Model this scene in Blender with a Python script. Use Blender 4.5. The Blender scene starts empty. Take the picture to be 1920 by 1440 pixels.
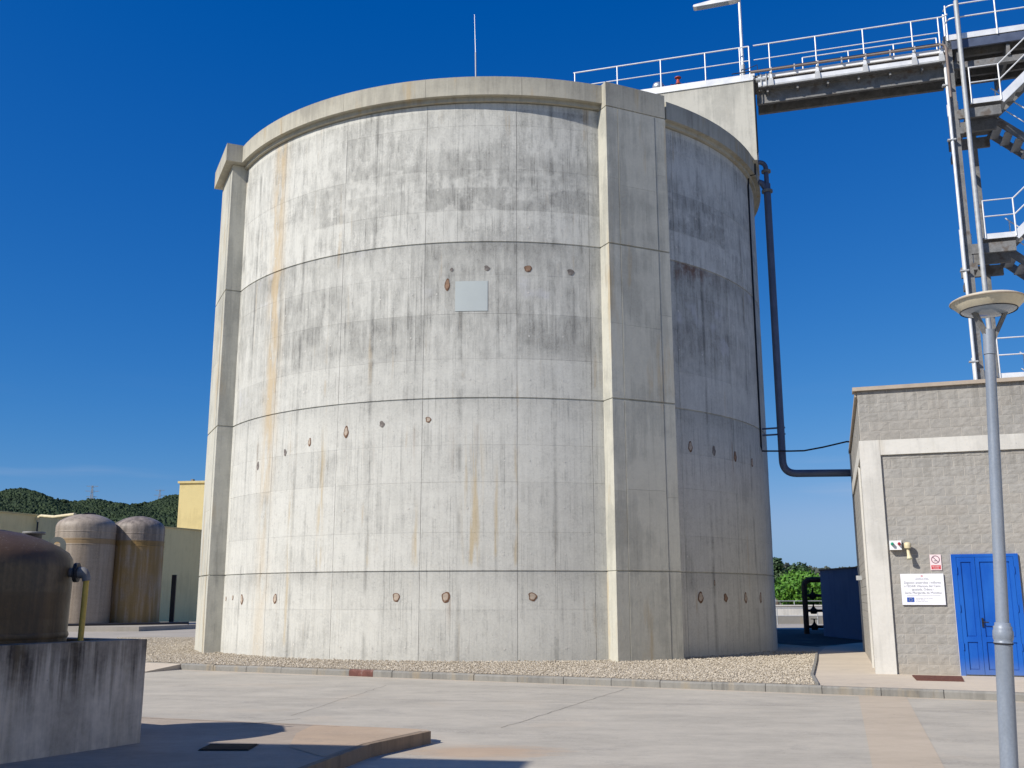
import bpy, math, random
import numpy as np
from mathutils import Vector, Matrix

random.seed(7); rng = np.random.default_rng(7)
S = bpy.context.scene
COL = S.collection
R_ = math.radians

# ------------------------------------------------------------------ camera, sky, sun, exposure
cam_d = bpy.data.cameras.new('camera'); cam = bpy.data.objects.new('camera', cam_d); COL.objects.link(cam)
cam.location = (0, 0, 1.532); cam.rotation_euler = (R_(90) + 0.2086, 0.0013, 0)
cam_d.sensor_width = 36; cam_d.lens = 1895.98 / 1920 * 36
cam_d.clip_start = 0.1; cam_d.clip_end = 6000
S.camera = cam
SUN_AZ, SUN_EL = R_(-57), R_(38)          # azimuth from -Y towards +X, elevation
sdir = Vector((math.sin(SUN_AZ) * math.cos(SUN_EL), -math.cos(SUN_AZ) * math.cos(SUN_EL), math.sin(SUN_EL)))
W = bpy.data.worlds.new('World'); S.world = W; W.use_nodes = True
nt = W.node_tree; bg = nt.nodes['Background']
sky = nt.nodes.new('ShaderNodeTexSky'); sky.sky_type = 'NISHITA'; sky.sun_disc = False
sky.sun_elevation = SUN_EL; sky.sun_rotation = math.atan2(sdir.x, sdir.y)
sky.air_density = 1.0; sky.dust_density = 0.15; sky.ozone_density = 3.0; sky.altitude = 300
# a clear deep-blue southern sky: channel-wise contrast, the same all over the dome
SKY = 0.10
sp_ = nt.nodes.new('ShaderNodeSeparateColor'); cb_ = nt.nodes.new('ShaderNodeCombineColor')
nt.links.new(sky.outputs[0], sp_.inputs[0])
chan = []
for ch, gain, pw in ((0, 1.62, 2.15), (1, .69, 1.06), (2, .80, .60)):
    m0 = nt.nodes.new('ShaderNodeMath'); m0.operation = 'MULTIPLY'; m0.inputs[1].default_value = .085
    m1 = nt.nodes.new('ShaderNodeMath'); m1.operation = 'POWER'; m1.inputs[1].default_value = pw
    m2 = nt.nodes.new('ShaderNodeMath'); m2.operation = 'MULTIPLY'; m2.inputs[1].default_value = gain / SKY
    nt.links.new(sp_.outputs[ch], m0.inputs[0]); nt.links.new(m0.outputs[0], m1.inputs[0]); nt.links.new(m1.outputs[0], m2.inputs[0]); chan.append(m2.outputs[0])
def soft_cap(a, b, k):       # keep the horizon blue: a never above k * b
    m = nt.nodes.new('ShaderNodeMath'); m.operation = 'MULTIPLY'; m.inputs[1].default_value = k; nt.links.new(b, m.inputs[0])
    q = nt.nodes.new('ShaderNodeMath'); q.operation = 'SMOOTH_MIN'; q.inputs[2].default_value = 1.2
    nt.links.new(a, q.inputs[0]); nt.links.new(m.outputs[0], q.inputs[1]); return q.outputs[0]
gch = soft_cap(chan[1], chan[2], .66); rch = soft_cap(chan[0], gch, .62)
for i_, c_ in enumerate((rch, gch, chan[2])): nt.links.new(c_, cb_.inputs[i_])
tc_ = nt.nodes.new('ShaderNodeTexCoord'); mp_ = nt.nodes.new('ShaderNodeMapping'); mp_.inputs['Scale'].default_value = (3.0, 3.0, 34.0)
nz_ = nt.nodes.new('ShaderNodeTexNoise'); nz_.inputs['Scale'].default_value = 1.0; nz_.inputs['Detail'].default_value = 6
nt.links.new(tc_.outputs['Generated'], mp_.inputs['Vector']); nt.links.new(mp_.outputs[0], nz_.inputs['Vector'])
sz_ = nt.nodes.new('ShaderNodeSeparateXYZ'); nt.links.new(tc_.outputs['Generated'], sz_.inputs[0])
def mr(v, a, b, c, d):
    q = nt.nodes.new('ShaderNodeMapRange'); q.interpolation_type = 'SMOOTHSTEP'; nt.links.new(v, q.inputs[0])
    for i_, x_ in ((1, a), (2, b), (3, c), (4, d)): q.inputs[i_].default_value = x_
    return q.outputs[0]
mm_ = nt.nodes.new('ShaderNodeMath'); mm_.operation = 'MULTIPLY'
nt.links.new(mr(nz_.outputs[0], .52, .72, 0, .22), mm_.inputs[0]); nt.links.new(mr(sz_.outputs[2], .22, .05, 0, 1), mm_.inputs[1])
mx_ = nt.nodes.new('ShaderNodeMix'); mx_.data_type = 'RGBA'; nt.links.new(mm_.outputs[0], mx_.inputs[0]); nt.links.new(cb_.outputs[0], mx_.inputs[6]); mx_.inputs[7].default_value = (4.6, 5.0, 6.2, 1)
nt.links.new(mx_.outputs[2], bg.inputs['Color']); bg.inputs['Strength'].default_value = SKY
sun_d = bpy.data.lights.new('sun', 'SUN'); sun = bpy.data.objects.new('sun', sun_d); COL.objects.link(sun)
sun_d.energy = 4.8; sun_d.angle = R_(0.53); sun_d.color = (1.0, 0.945, 0.87)
sun.rotation_euler = sdir.to_track_quat('Z', 'Y').to_euler(); sun.location = (-30, -20, 40)
S.view_settings.view_transform = 'Standard'; S.view_settings.look = 'None'
S.view_settings.exposure = 0.15; S.view_settings.gamma = 1.0; S.view_settings.use_curve_mapping = False

# ------------------------------------------------------------------ materials
class NG:
    """tiny node-graph builder"""
    def __init__(s, name):
        s.m = bpy.data.materials.new(name); s.m.use_nodes = True
        s.t = s.m.node_tree; s.b = s.t.nodes['Principled BSDF']; s.L = s.t.links.new
    def put(s, sock, v):
        if hasattr(v, 'is_linked'): s.L(v, sock)
        elif isinstance(v, (tuple, list)): sock.default_value = tuple(v) + ((1,) if len(sock.default_value) == 4 and len(v) == 3 else ())
        else: sock.default_value = v
    def n(s, typ, **kw):
        nd = s.t.nodes.new(typ)
        for k, v in kw.items(): setattr(nd, k, v)
        return nd
    def math(s, op, a, b=0.0, c=None, clamp=False):
        nd = s.n('ShaderNodeMath', operation=op, use_clamp=clamp); s.put(nd.inputs[0], a); s.put(nd.inputs[1], b)
        if c is not None: s.put(nd.inputs[2], c)
        return nd.outputs[0]
    def add(s, a, b): return s.math('ADD', a, b)
    def mul(s, a, b): return s.math('MULTIPLY', a, b)
    def sub(s, a, b): return s.math('SUBTRACT', a, b)
    def ramp(s, v, lo, hi, a=0.0, b=1.0):
        nd = s.n('ShaderNodeMapRange', interpolation_type='SMOOTHSTEP'); s.put(nd.inputs[0], v)
        for i, x in ((1, lo), (2, hi), (3, a), (4, b)): s.put(nd.inputs[i], x)
        return nd.outputs[0]
    def mix(s, f, a, b, mode='MIX'):
        nd = s.n('ShaderNodeMix', data_type='RGBA', blend_type=mode); s.put(nd.inputs[0], f); s.put(nd.inputs[6], a); s.put(nd.inputs[7], b)
        return nd.outputs[2]
    def comb(s, x, y, z):
        nd = s.n('ShaderNodeCombineXYZ'); s.put(nd.inputs[0], x); s.put(nd.inputs[1], y); s.put(nd.inputs[2], z); return nd.outputs[0]
    def sep(s, v):
        nd = s.n('ShaderNodeSeparateXYZ'); s.L(v, nd.inputs[0]); return nd.outputs
    def scale(s, v, x, y, z):
        nd = s.n('ShaderNodeVectorMath', operation='MULTIPLY'); s.put(nd.inputs[0], v); nd.inputs[1].default_value = (x, y, z); return nd.outputs[0]
    def noise(s, v, sc, det=4, rough=.55, dist=0.0):
        nd = s.n('ShaderNodeTexNoise'); s.L(v, nd.inputs['Vector'])
        nd.inputs['Scale'].default_value = sc; nd.inputs['Detail'].default_value = det
        nd.inputs['Roughness'].default_value = rough; nd.inputs['Distortion'].default_value = dist; return nd.outputs[0]
    def vor(s, v, sc, feat='F1', out=0):
        nd = s.n('ShaderNodeTexVoronoi', feature=feat); s.L(v, nd.inputs['Vector']); nd.inputs['Scale'].default_value = sc; return nd.outputs[out]
    def wpos(s): return s.n('ShaderNodeNewGeometry').outputs['Position']
    def opos(s): return s.n('ShaderNodeTexCoord').outputs['Object']
    def rand(s): return s.n('ShaderNodeObjectInfo').outputs['Random']
    def gauss(s, v, c, w):      # bell of width w round c
        d = s.math('DIVIDE', s.sub(v, c), w); return s.math('POWER', 2.718, s.mul(s.mul(d, d), -1.0))
    def bump(s, h, strength=.3, dist=.02):
        nd = s.n('ShaderNodeBump'); nd.inputs['Strength'].default_value = strength; nd.inputs['Distance'].default_value = dist
        s.put(nd.inputs['Height'], h); s.L(nd.outputs[0], s.b.inputs['Normal'])
    def done(s, col, rough=.8, metal=0.0, spec=.3):
        s.put(s.b.inputs['Base Color'], col); s.put(s.b.inputs['Roughness'], rough); s.put(s.b.inputs['Metallic'], metal)
        s.b.inputs['Specular IOR Level'].default_value = spec
        return s.m

TX, TY, TR = -0.554, 34.252, 8.987
PITCH = 15.45                              # formwork panel width in degrees

def mat_plain(name, c, rough=.6, metal=0.0, var=.12, sc=3.0, spec=.35, bump=0.0, dirt=None, streak=False):
    g = NG(name); p = g.opos()
    q = g.scale(p, 1, 1, .25) if streak else p
    n1 = g.noise(q, sc, 5); n2 = g.noise(p, sc * 9, 3)
    f = g.add(g.mul(n1, .7), g.mul(n2, .3))
    col = g.mix(g.ramp(f, .3, .7), tuple(x * (1 - var) for x in c), tuple(min(1, x * (1 + var)) for x in c))
    if dirt: col = g.mix(g.mul(g.ramp(n1, .52, .68), dirt[1]), col, dirt[0])
    if bump: g.bump(n2, bump, .01)
    return g.done(col, g.ramp(n1, .2, .8, max(0, rough - .08), min(1, rough + .08)), metal, spec)

def mat_tank(name='tank concrete'):
    g = NG(name); P = g.wpos(); x, y, z = g.sep(P)
    ang = g.math('ARCTAN2', g.sub(x, TX), g.mul(g.sub(y, TY), -1.0))
    deg = g.mul(ang, 180 / math.pi); u = g.mul(ang, TR)
    V = g.comb(u, z, 0.0)
    big = g.noise(g.scale(V, 1, 1.7, 1), .42, 7, .6)
    mid = g.noise(g.scale(V, 1, 1.2, 1), 1.7, 6, .62)
    strk = g.noise(g.scale(V, 6.5, .32, 1), 1.0, 6, .65)
    strk2 = g.noise(g.add(0, g.scale(V, 14, .55, 1)) if False else g.scale(V, 15, .5, 1), 1.0, 4, .6)
    fine = g.noise(V, 17, 5, .7)
    grit = g.noise(V, 60, 3, .7)
    # ---- base
    l3 = g.mul(g.ramp(z, 6.5, 6.56), g.ramp(z, 10.74, 10.68)); l4 = g.ramp(z, 10.70, 10.74)
    l12 = g.ramp(z, 6.56, 6.50)
    # boards of one lift weathered greyer: bands whose lower rims are ragged drips
    wob = g.add(z, g.mul(g.sub(strk, .5), 1.5))
    patch = g.ramp(g.add(big, g.add(g.mul(g.sub(strk, .5), .55), g.mul(g.sub(fine, .5), .25))), .48, .64)
    bandA = g.mul(g.ramp(wob, 12.2, 12.45), g.ramp(wob, 13.35, 13.0))
    bandB = g.mul(g.ramp(g.add(z, g.mul(g.sub(mid, .5), .35)), 11.55, 11.65), g.ramp(z, 12.3, 12.2))
    leftpart = g.ramp(g.add(deg, g.mul(g.sub(big, .5), 20)), -40, -30)
    band4 = g.mul(g.math('MAXIMUM', g.mul(bandA, .34), g.mul(bandB, .36)), g.mul(leftpart, g.ramp(mid, .38, .52)))
    dark4 = g.math('MAXIMUM', band4, g.mul(patch, g.mul(l4, .32)))
    dark3 = g.mul(g.mul(l3, g.ramp(g.add(z, g.mul(g.sub(mid, .5), 1.2)), 7.5, 8.1, .35, 1.0)), g.add(.19, g.mul(g.ramp(g.add(big, g.add(g.mul(g.sub(mid, .5), .45), g.mul(g.sub(strk, .5), .6))), .36, .66), .27)))
    dark12 = g.mul(l12, g.mul(g.ramp(g.add(big, g.mul(g.sub(strk, .5), .8)),   .52, .68), .20))
    f = g.mul(g.math('MAXIMUM', g.math('MAXIMUM', dark4, dark3), dark12), g.ramp(g.rand(), 0.0, 1.0, .72, 1.12))
    f = g.add(f, g.mul(g.ramp(g.rand(), .78, .84), .03))
    # dark vertical trickles
    trick = g.mul(g.ramp(g.add(strk2, g.mul(g.sub(fine, .5), .10)), .56, .63), g.ramp(mid, .38, .60))
    f = g.add(f, g.mul(trick, .24))
    hair = g.noise(g.scale(V, 34, .28, 1), 1.0, 3, .6)          # hairline trickles
    f = g.add(f, g.mul(g.ramp(g.add(hair, g.mul(g.sub(grit, .5), .08)), .595, .64), g.mul(g.ramp(g.noise(g.scale(V, .7, .35, 1), 1.0, 4),   .38, .58), .46)))
    f = g.add(f, g.mul(g.sub(strk, .5), .30))
    boards = g.noise(g.scale(V, 8.5, .02, 1), 1.0, 1, .4)       # faint upright board marks
    f = g.add(f, g.mul(g.sub(boards, .5), .22))
    # stains beside the vertical board joints and below the lift seams
    fr = g.math('PINGPONG', g.add(deg, 720 - 4.4), PITCH / 2)
    joint = g.mul(g.ramp(g.add(fr, g.mul(g.sub(strk, .5), 1.0)), .55, .05), g.ramp(g.noise(V, .8, 4), .40, .58))
    f = g.add(f, g.mul(joint, .42))
    for zs in (2.19, 6.53, 10.71, 14.5):
        dz = g.sub(zs, z)
        below = g.mul(g.ramp(g.add(dz, g.mul(g.sub(strk, .5), 1.3)), .75, .0), g.ramp(dz, -.02, .02))
        f = g.add(f, g.mul(below, .20))
    # darker towards the foot
    f = g.add(f, g.mul(g.ramp(g.add(z, g.mul(g.sub(mid, .5), .8)), .55, .1), .12))
    # mottling at every size so that no square metre is even
    f = g.add(f, g.mul(g.sub(mid, .5), .50))
    f = g.add(f, g.mul(g.sub(fine, .5), .60))
    f = g.add(f, g.mul(g.sub(grit, .5), .30))
    # skin peeled off in sharp-edged drips and flakes
    flk = g.add(g.noise(g.scale(V, 4.2, 1.1, 1), 1.0, 7, .68), g.add(g.mul(g.sub(mid, .5), .5), g.mul(g.sub(fine, .5), .22)))
    upper = g.ramp(z, 7.2, 8.4)
    f = g.sub(f, g.mul(g.mul(g.ramp(flk, .525, .555), upper), .17))
    f = g.add(f, g.mul(g.mul(g.ramp(flk, .445, .42), g.add(.35, g.mul(upper, .65))), .17))
    ring = g.noise(g.scale(V, 2.3, 2.0, 1), 1.0, 5, .6)          # tide lines
    f = g.add(f, g.mul(g.gauss(ring, .5, .008), .16))
    f = g.add(f, g.mul(g.sub(g.rand(), .5), .10))
    f = g.math('ADD', g.mul(f, .92), g.ramp(z, .3, 4.0, .05, .11), clamp=True)
    col = g.mix(f, (.595, .588, .53), (.19, .188, .172))
    # lime bloom
    bloom = g.mul(g.ramp(g.noise(g.scale(V, 1.0, .8, 1), .75, 5), .60, .68), l3)
    col = g.mix(g.mul(bloom, .45), col, (.56, .56, .57))
    # ochre runs
    wav = g.mul(g.sub(g.noise(g.scale(V, .2, .8, 1), 1.0, 3), .5), 2.2)
    run = g.mul(g.gauss(g.add(deg, wav), -43.6, 1.9), g.ramp(g.noise(g.scale(V, 4, .7, 1), 1.0, 5), .34, .56))
    run = g.mul(run, g.ramp(z, 3.2, 7.0, .4, 1.0))
    col = g.mix(g.mul(run, .62), col, (.50, .36, .18))
    run2 = g.mul(g.ramp(g.noise(g.scale(V, 3.2, .22, 1), 1.0, 5, .6), .60, .72), g.ramp(big, .40, .55))
    col = g.mix(g.mul(run2, .34), col, (.44, .30, .13))
    for c_, w_, z0_, z1_ in ((-29.6, .55, 2.3, 6.3), (-11.9, .35, 2.3, 4.2), (4.2, .3, 2.3, 5.8), (-20.0, .3, 2.3, 3.4), (-36.5, .4, .3, 5.0), (1.0, .3, 2.5, 5.2)):
        rr_ = g.mul(g.gauss(g.add(deg, g.mul(g.sub(strk, .5), 1.2)), c_, w_), g.mul(g.ramp(z, z1_, z1_ - 1.4), g.ramp(z, z0_ - .1, z0_ + .2)))
        col = g.mix(g.mul(g.mul(rr_, g.ramp(g.noise(g.scale(V, 9, .9, 1), 1.0, 4), .40, .60)), .50), col, (.45, .33, .15))
    run3 = g.mul(g.gauss(deg, -2.6, 1.3), g.mul(g.ramp(g.noise(g.scale(V, 7, .5, 1), 1.0, 5), .46, .60), g.mul(g.ramp(z, 2.2, 2.5), g.ramp(z, 6.2, 4.6))))
    col = g.mix(g.mul(run3, .55), col, (.48, .34, .13))
    drip = g.mul(g.ramp(g.noise(g.scale(V, 2.4, .06, 1), 1.0, 3, .6), .56, .70), g.math('MAXIMUM', g.mul(g.ramp(z, .45, 1.5), g.ramp(z, 1.62, 1.5)), g.mul(g.ramp(z, 4.0, 5.7), g.ramp(z, 5.9, 5.75))))
    col = g.mix(g.mul(g.mul(drip, g.ramp(strk2, .40, .60)), .38), col, (.26, .16, .09))
    # rust seeping from the second seam, right of the buttress
    rs = g.mul(g.gauss(deg, 38.0, 6.0), g.ramp(g.add(z, g.mul(g.sub(strk, .5), 1.6)), 10.15, 10.66))
    rs = g.mul(rs, g.mul(g.ramp(z, 10.75, 10.70), g.ramp(mid, .40, .58)))
    col = g.mix(g.mul(rs, .8), col, (.16, .07, .04))
    # blowholes and scratches
    hole = g.ramp(g.vor(V, 9.0), .11, .06)
    hole = g.mul(hole, g.ramp(g.noise(V, 2.2, 2), .5, .6))
    col = g.mix(g.mul(hole, .55), col, (.13, .125, .12))
    h = g.add(g.add(g.mul(grit, .35), g.mul(fine, .6)), g.add(g.mul(mid, .8), g.mul(hole, -1.2)))
    g.bump(h, .35, .02)
    return g.done(col, .88, 0, .22)

def mat_conc(name, c=(.46, .44, .40), dark=(.22, .215, .2), drip_top=None, drip=.0, ochre=.25, streaky=.5):
    """cast concrete on flat members, world coordinates; drip_top: height from which dark trickles fall"""
    g = NG(name); P = g.wpos(); x, y, z = g.sep(P)
    big = g.noise(P, .6, 6, .6); mid = g.noise(P, 2.3, 6, .62); fine = g.noise(P, 16, 4, .7)
    st = g.noise(g.scale(P, 5, 5, .35), 1.0, 5, .65); st2 = g.noise(g.scale(P, 13, 13, .5), 1.0, 4, .6)
    f = g.add(g.mul(g.ramp(g.add(big, g.mul(g.sub(st, .5), .7)), .46, .66), .34), g.mul(g.ramp(st2, .56, .72), streaky * .5))
    f = g.add(f, g.mul(g.sub(mid, .5), .5)); f = g.add(f, g.mul(g.sub(fine, .5), .4)); f = g.add(f, g.mul(g.sub(g.rand(), .5), .14))
    if drip_top is not None:
        d = g.ramp(g.add(g.sub(drip_top, z), g.mul(g.sub(g.noise(g.scale(P, 8, 8, .25), 1.0, 5, .7), .5), 1.9)), .62, .0)
        f = g.add(f, g.mul(d, drip))
    f = g.math('ADD', f, .08, clamp=True)
    col = g.mix(f, c, dark)
    oc = g.mul(g.ramp(g.noise(g.scale(P, 2.2, 2.2, .3), 1.0, 5, .6), .55, .7), ochre)
    col = g.mix(oc, col, (.43, .31, .15))
    hole = g.mul(g.ramp(g.vor(P, 10), .11, .05), g.ramp(mid, .5, .6))
    col = g.mix(g.mul(hole, .5), col, (.13, .12, .11))
    g.bump(g.add(fine, g.add(mid, g.mul(hole, -1))), .3, .015)
    return g.done(col, .88, 0, .22)

def mat_road(name, c1, c2, joints=True):
    g = NG(name); P = g.wpos(); x, y, z = g.sep(P)
    big = g.noise(g.scale(P, .7, 1.3, 1), .6, 8, .68); mid = g.noise(g.scale(P, .9, 1.6, 1), 2.4, 7, .72); fine = g.noise(P, 26, 4, .75); agg = g.noise(P, 90, 2, .6)
    brush = g.noise(g.scale(P, 4, 9, 1), 1.0, 5, .75)
    f = g.add(g.mul(g.ramp(big, .35, .65), .42), g.add(g.mul(g.sub(mid, .5), .95), g.add(g.mul(g.sub(fine, .5), .55), g.mul(g.sub(brush, .5), .6))))
    f = g.math('ADD', f, .22, clamp=True)
    col = g.mix(f, c1, c2)
    spots = g.mul(g.ramp(g.vor(P, 3.3), .07, .03), g.ramp(g.noise(P, .7, 3), .45, .6))
    col = g.mix(g.mul(spots, .5), col, (.12, .11, .10))
    oil = g.ramp(g.add(g.noise(g.scale(P, .8, 1.3, 1), .9, 8, .75), g.mul(g.sub(fine, .5), .15)), .56, .66)
    col = g.mix(g.mul(oil, .24), col, (.20, .19, .18))
    sand = g.ramp(g.noise(P, .55, 4), .56, .7)
    col = g.mix(g.mul(sand, .30), col, (.50, .42, .32))
    if joints:        # sand swept against the kerb foot
        al_ = g.add(g.mul(x, .435), g.mul(y, .90))
        col = g.mix(g.mul(g.ramp(g.add(al_, g.mul(g.sub(mid, .5), .8)), 18.72, 19.12), .6), col, (.55, .46, .34))
    if joints:        # faint pale tyre paths along the road, ochre
        along = g.add(g.mul(x, .435), g.mul(y, .90)); tw = g.math('PINGPONG', g.add(along, g.mul(g.sub(big, .5), .7)), .85)
        tyre = g.mul(g.ramp(tw, .30, .05), g.ramp(g.noise(g.scale(P, .5, .5, 1), 1.0, 4), .42, .6))
        col = g.mix(g.mul(tyre, g.mul(g.ramp(fine, .35, .6), .28)), col, (.23, .215, .19))
    if joints:        # ochre sand washed off the slab end
        dx_ = g.math('DIVIDE', g.add(x, .35), 1.0); dy_ = g.math('DIVIDE', g.sub(y, 11.75), .55)
        rr_ = g.ramp(g.add(g.add(g.mul(dx_, dx_), g.mul(dy_, dy_)), g.mul(g.sub(mid, .5), 2.2)), 1.2, .1)
        col = g.mix(g.mul(rr_, .6), col, (.46, .31, .19))
    peb = g.mul(g.ramp(g.vor(P, 14), .10, .05), g.ramp(g.noise(P, 1.1, 3), .50, .62)); col = g.mix(g.mul(peb, .55), col, (.16, .14, .12))
    g.bump(g.add(g.mul(fine, .6), g.add(g.mul(agg, .4), mid)), .35, .012)
    return g.done(col, .9, 0, .2)

def mat_frp(name, pale, ochre, band_z, ochre_below, dark=.0, top=None):
    """glass-fibre tank wall: horizontally wound, stained by run-off; object coordinates, z up"""
    g = NG(name); p = g.opos(); x, y, z = g.sep(p)
    st = g.noise(g.scale(p, 4, 4, .25), 1.0, 5, .6); wind = g.noise(g.scale(p, .6, .6, 9), 1.0, 4, .6); big = g.noise(p, .8, 5); fine = g.noise(p, 14, 4, .7)
    col = g.mix(g.ramp(g.add(g.mul(st, .55), g.add(g.mul(wind, .15), g.mul(fine, .3))), .36, .68), pale, tuple(k * .55 for k in pale))
    m = g.mul(g.ramp(z, band_z, band_z - .12), ochre_below)
    m = g.mul(m, g.ramp(g.add(st, g.mul(g.sub(big, .5), .8)), .30, .62, .35, 1.0))
    col = g.mix(m, col, ochre)
    band = g.mul(g.ramp(z, band_z - .30, band_z - .26), g.ramp(z, band_z + .02, band_z - .02))
    col = g.mix(g.mul(band, .7), col, tuple(k * .8 for k in ochre))
    if dark: col = g.mix(g.mul(g.ramp(g.add(st, g.mul(fine, .2)), .42, .72), dark), col, (.022, .018, .012))
    if top:
        lo, hi, tc = top
        col = g.mix(g.ramp(g.add(z, g.mul(g.sub(big, .5), .2)), lo, hi), col, tc)
        sp = g.mul(g.ramp(g.noise(p, 26, 3, .8), .60, .70), g.ramp(z, hi - .05, hi + .1))
        col = g.mix(g.mul(sp, .5), col, (.35, .33, .31))
    g.bump(g.add(fine, g.mul(wind, .8)), .4, .012)
    return g.done(col, g.ramp(big, .3, .7, .42, .68), 0, .45)

def mat_leaf(name, c1, c2, rough=.6):
    g = NG(name); P = g.wpos(); n = g.noise(P, .35 if 'forest' in name else 1.3, 4, .7); n2 = g.noise(P, .03 if 'forest' in name else 7, 3)
    f = g.add(g.mul(n, .6), g.mul(n2, .4))
    return g.done(g.mix(g.ramp(f, .36, .64), c1, c2), rough, 0, .25)

def mat_block(name='split face block'):
    g = NG(name); P = g.wpos(); r = g.rand()
    mid = g.noise(P, 7, 5, .65); fine = g.noise(P, 45, 4, .75); big = g.noise(P, .9, 4)
    f = g.add(g.mul(mid, .45), g.add(g.mul(fine, .35), g.mul(big, .3)))
    c = g.mix(g.ramp(f, .36, .74), (.40, .383, .345), (.275, .263, .237))
    z = g.sep(P)[2]; rain = g.mul(g.ramp(g.noise(g.scale(P, 9, 9, .3), 1.0, 5, .6), .45, .66), g.math('MAXIMUM', g.ramp(z, 5.0, 5.9), g.mul(g.ramp(z, 3.6, 4.5), g.ramp(z, 4.7, 4.6))))
    c = g.mix(g.mul(rain, .45), c, (.17, .16, .14))
    splash = g.ramp(g.add(z, g.mul(g.sub(mid, .5), .6)), .55, .0); c = g.mix(g.mul(splash, .4), c, (.40, .34, .26))
    c = g.mix(g.mul(g.ramp(r, .5, 1.0), .16), c, (.38, .33, .27)); c = g.mix(g.mul(g.ramp(r, .4, 0.0), .18), c, (.33, .325, .31))
    g.bump(g.add(mid, g.mul(fine, .5)), .6, .02)
    return g.done(c, .92, 0, .15)

M = {}
M['tank'] = mat_tank()
M['coping'] = mat_conc('coping concrete', (.47, .445, .36), (.24, .225, .19), 15.35, .25, .5, .5)
M['buttress'] = mat_conc('buttress concrete', (.53, .515, .435), (.23, .227, .2), None, 0, .5, .45)
M['slab_wall'] = mat_conc('stair wall concrete', (.52, .505, .44), (.25, .247, .22), 18.1, .25, .1, .5)
M['contain'] = mat_conc('containment concrete', (.70, .61, .48), (.08, .066, .052), 1.12, .60, .2, .2)
M['kerb'] = mat_conc('kerb concrete', (.27, .26, .232), (.11, .106, .096), None, 0, .35, .5)
M['kerb_red'] = mat_plain('red kerb paint', (.15, .062, .048), .8, var=.35, sc=6, dirt=((.3, .25, .22), .5))
M['road'] = mat_road('road concrete', (.505, .462, .38), (.33, .305, .255))
M['strip'] = mat_road('beige road strip', (.52, .44, .335), (.40, .335, .255), False)
M['walk'] = mat_road('pale walk concrete', (.60, .52, .41), (.46, .395, .31), False)
M['platform'] = mat_road('platform concrete', (.46, .385, .30), (.28, .228, .175))
M['platform_edge_shade'] = mat_conc('dirty shaded platform edge', (.30, .225, .155), (.10, .078, .058), None, 0, .4, .5)  # brown dirt and the side's shade both put into the colour
M['slabred'] = mat_road('reddish slab concrete', (.49, .375, .265), (.37, .28, .195))
M['yard'] = mat_road('yard ground', (.45, .41, .35), (.31, .285, .24), False)
M['earth'] = mat_road('earth', (.25, .22, .14), (.16, .15, .09), False)
M['shade_sheet'] = mat_road('shade_sheet', (.06, .058, .056), (.035, .034, .033), False)  # near black: deep shade of the yard put into the colour
M['joint'] = mat_plain('joint filler', (.15, .135, .115), .9)
M['white_conc'] = mat_conc('white concrete', (.64, .62, .56), (.38, .37, .335), None, 0, .18, .35)
M['block'] = mat_block()
M['mortar'] = mat_plain('mortar', (.60, .56, .49), .9, var=.12, sc=6)
M['roofcap'] = mat_plain('cap metal', (.42, .35, .27), .5, .1, var=.1)
g = NG('blue door paint'); P = g.wpos(); x, y, z = g.sep(P); n1 = g.noise(g.scale(P, 2, 2, .6), 1.3, 5); n2 = g.noise(P, 22, 4, .7)
c = g.mix(g.ramp(n1, .35, .65), (.001, .076, .40), (.004, .105, .46))
c = g.mix(g.mul(g.ramp(g.add(z, g.mul(g.sub(n1, .5), .5)), .42, .02), .45), c, (.16, .22, .34))
c = g.mix(g.mul(g.ramp(n2, .64, .74), g.mul(g.ramp(n1, .5, .62), .5)), c, (.05, .16, .40))
M['door'] = g.done(c, g.ramp(n1, .3, .7, .42, .62), 0, .35)
M['white_paint'] = mat_plain('white paint', (.80, .80, .79), .45, var=.05)
M['galv'] = mat_plain('galvanised steel', (.42, .43, .43), .6, .25, var=.16, sc=7)
M['galv_dark'] = mat_plain('weathered galvanised steel', (.20, .20, .195), .65, .2, var=.35, sc=3, dirt=((.10, .072, .05), .75))
M['rail'] = mat_plain('bright rail tube', (.80, .80, .78), .38, .25, var=.06)
M['pipe'] = mat_plain('grey blue pipe', (.085, .105, .16), .45, .1, var=.15)
M['pipe_brown'] = mat_plain('brown insulated pipe', (.24, .19, .16), .6, .1, var=.15)
M['cable'] = mat_plain('black cable', (.012, .012, .016), .6)
M['lamp'] = mat_plain('blue grey lamp paint', (.235, .27, .32), .46, .1, var=.16, sc=5, spec=.4, dirt=((.17, .175, .18), .45), streak=True)
M['bowl'] = mat_plain('cream bowl', (.62, .56, .42), .45, var=.12, dirt=((.3, .25, .16), .4))
M['glass'] = mat_plain('frosted glass', (.30, .36, .44), .18, spec=.5, var=.08)
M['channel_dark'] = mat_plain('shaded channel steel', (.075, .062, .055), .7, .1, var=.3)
M['darkmetal'] = mat_plain('dark metal', (.05, .048, .05), .5, .4)
M['rust'] = mat_plain('rust', (.15, .07, .04), .85, .1, var=.35, sc=8)
M['yellow'] = mat_conc('yellow wall render', (.80, .68, .36), (.60, .50, .26), 6.3, .2, .1, .4)
M['yellow2'] = mat_conc('yellow block render', (.66, .55, .27), (.50, .41, .2), None, .0, .1, .3)
M['yellow_pipe'] = mat_plain('yellow pipe paint', (.58, .40, .08), .5, var=.15)
M['cream_wall'] = mat_conc('cream render', (.64, .57, .44), (.55, .48, .37), 9.6, .2, .1, .2)
M['cream'] = mat_plain('cream pvc', (.66, .57, .36), .5)
M['frpA'] = mat_frp('mauve fibreglass', (.36, .30, .235), (.33, .21, .08), 4.32, .12)
M['frpB'] = mat_frp('ochre fibreglass', (.30, .25, .205), (.33, .205, .06), 4.30, .92, .32)
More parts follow.
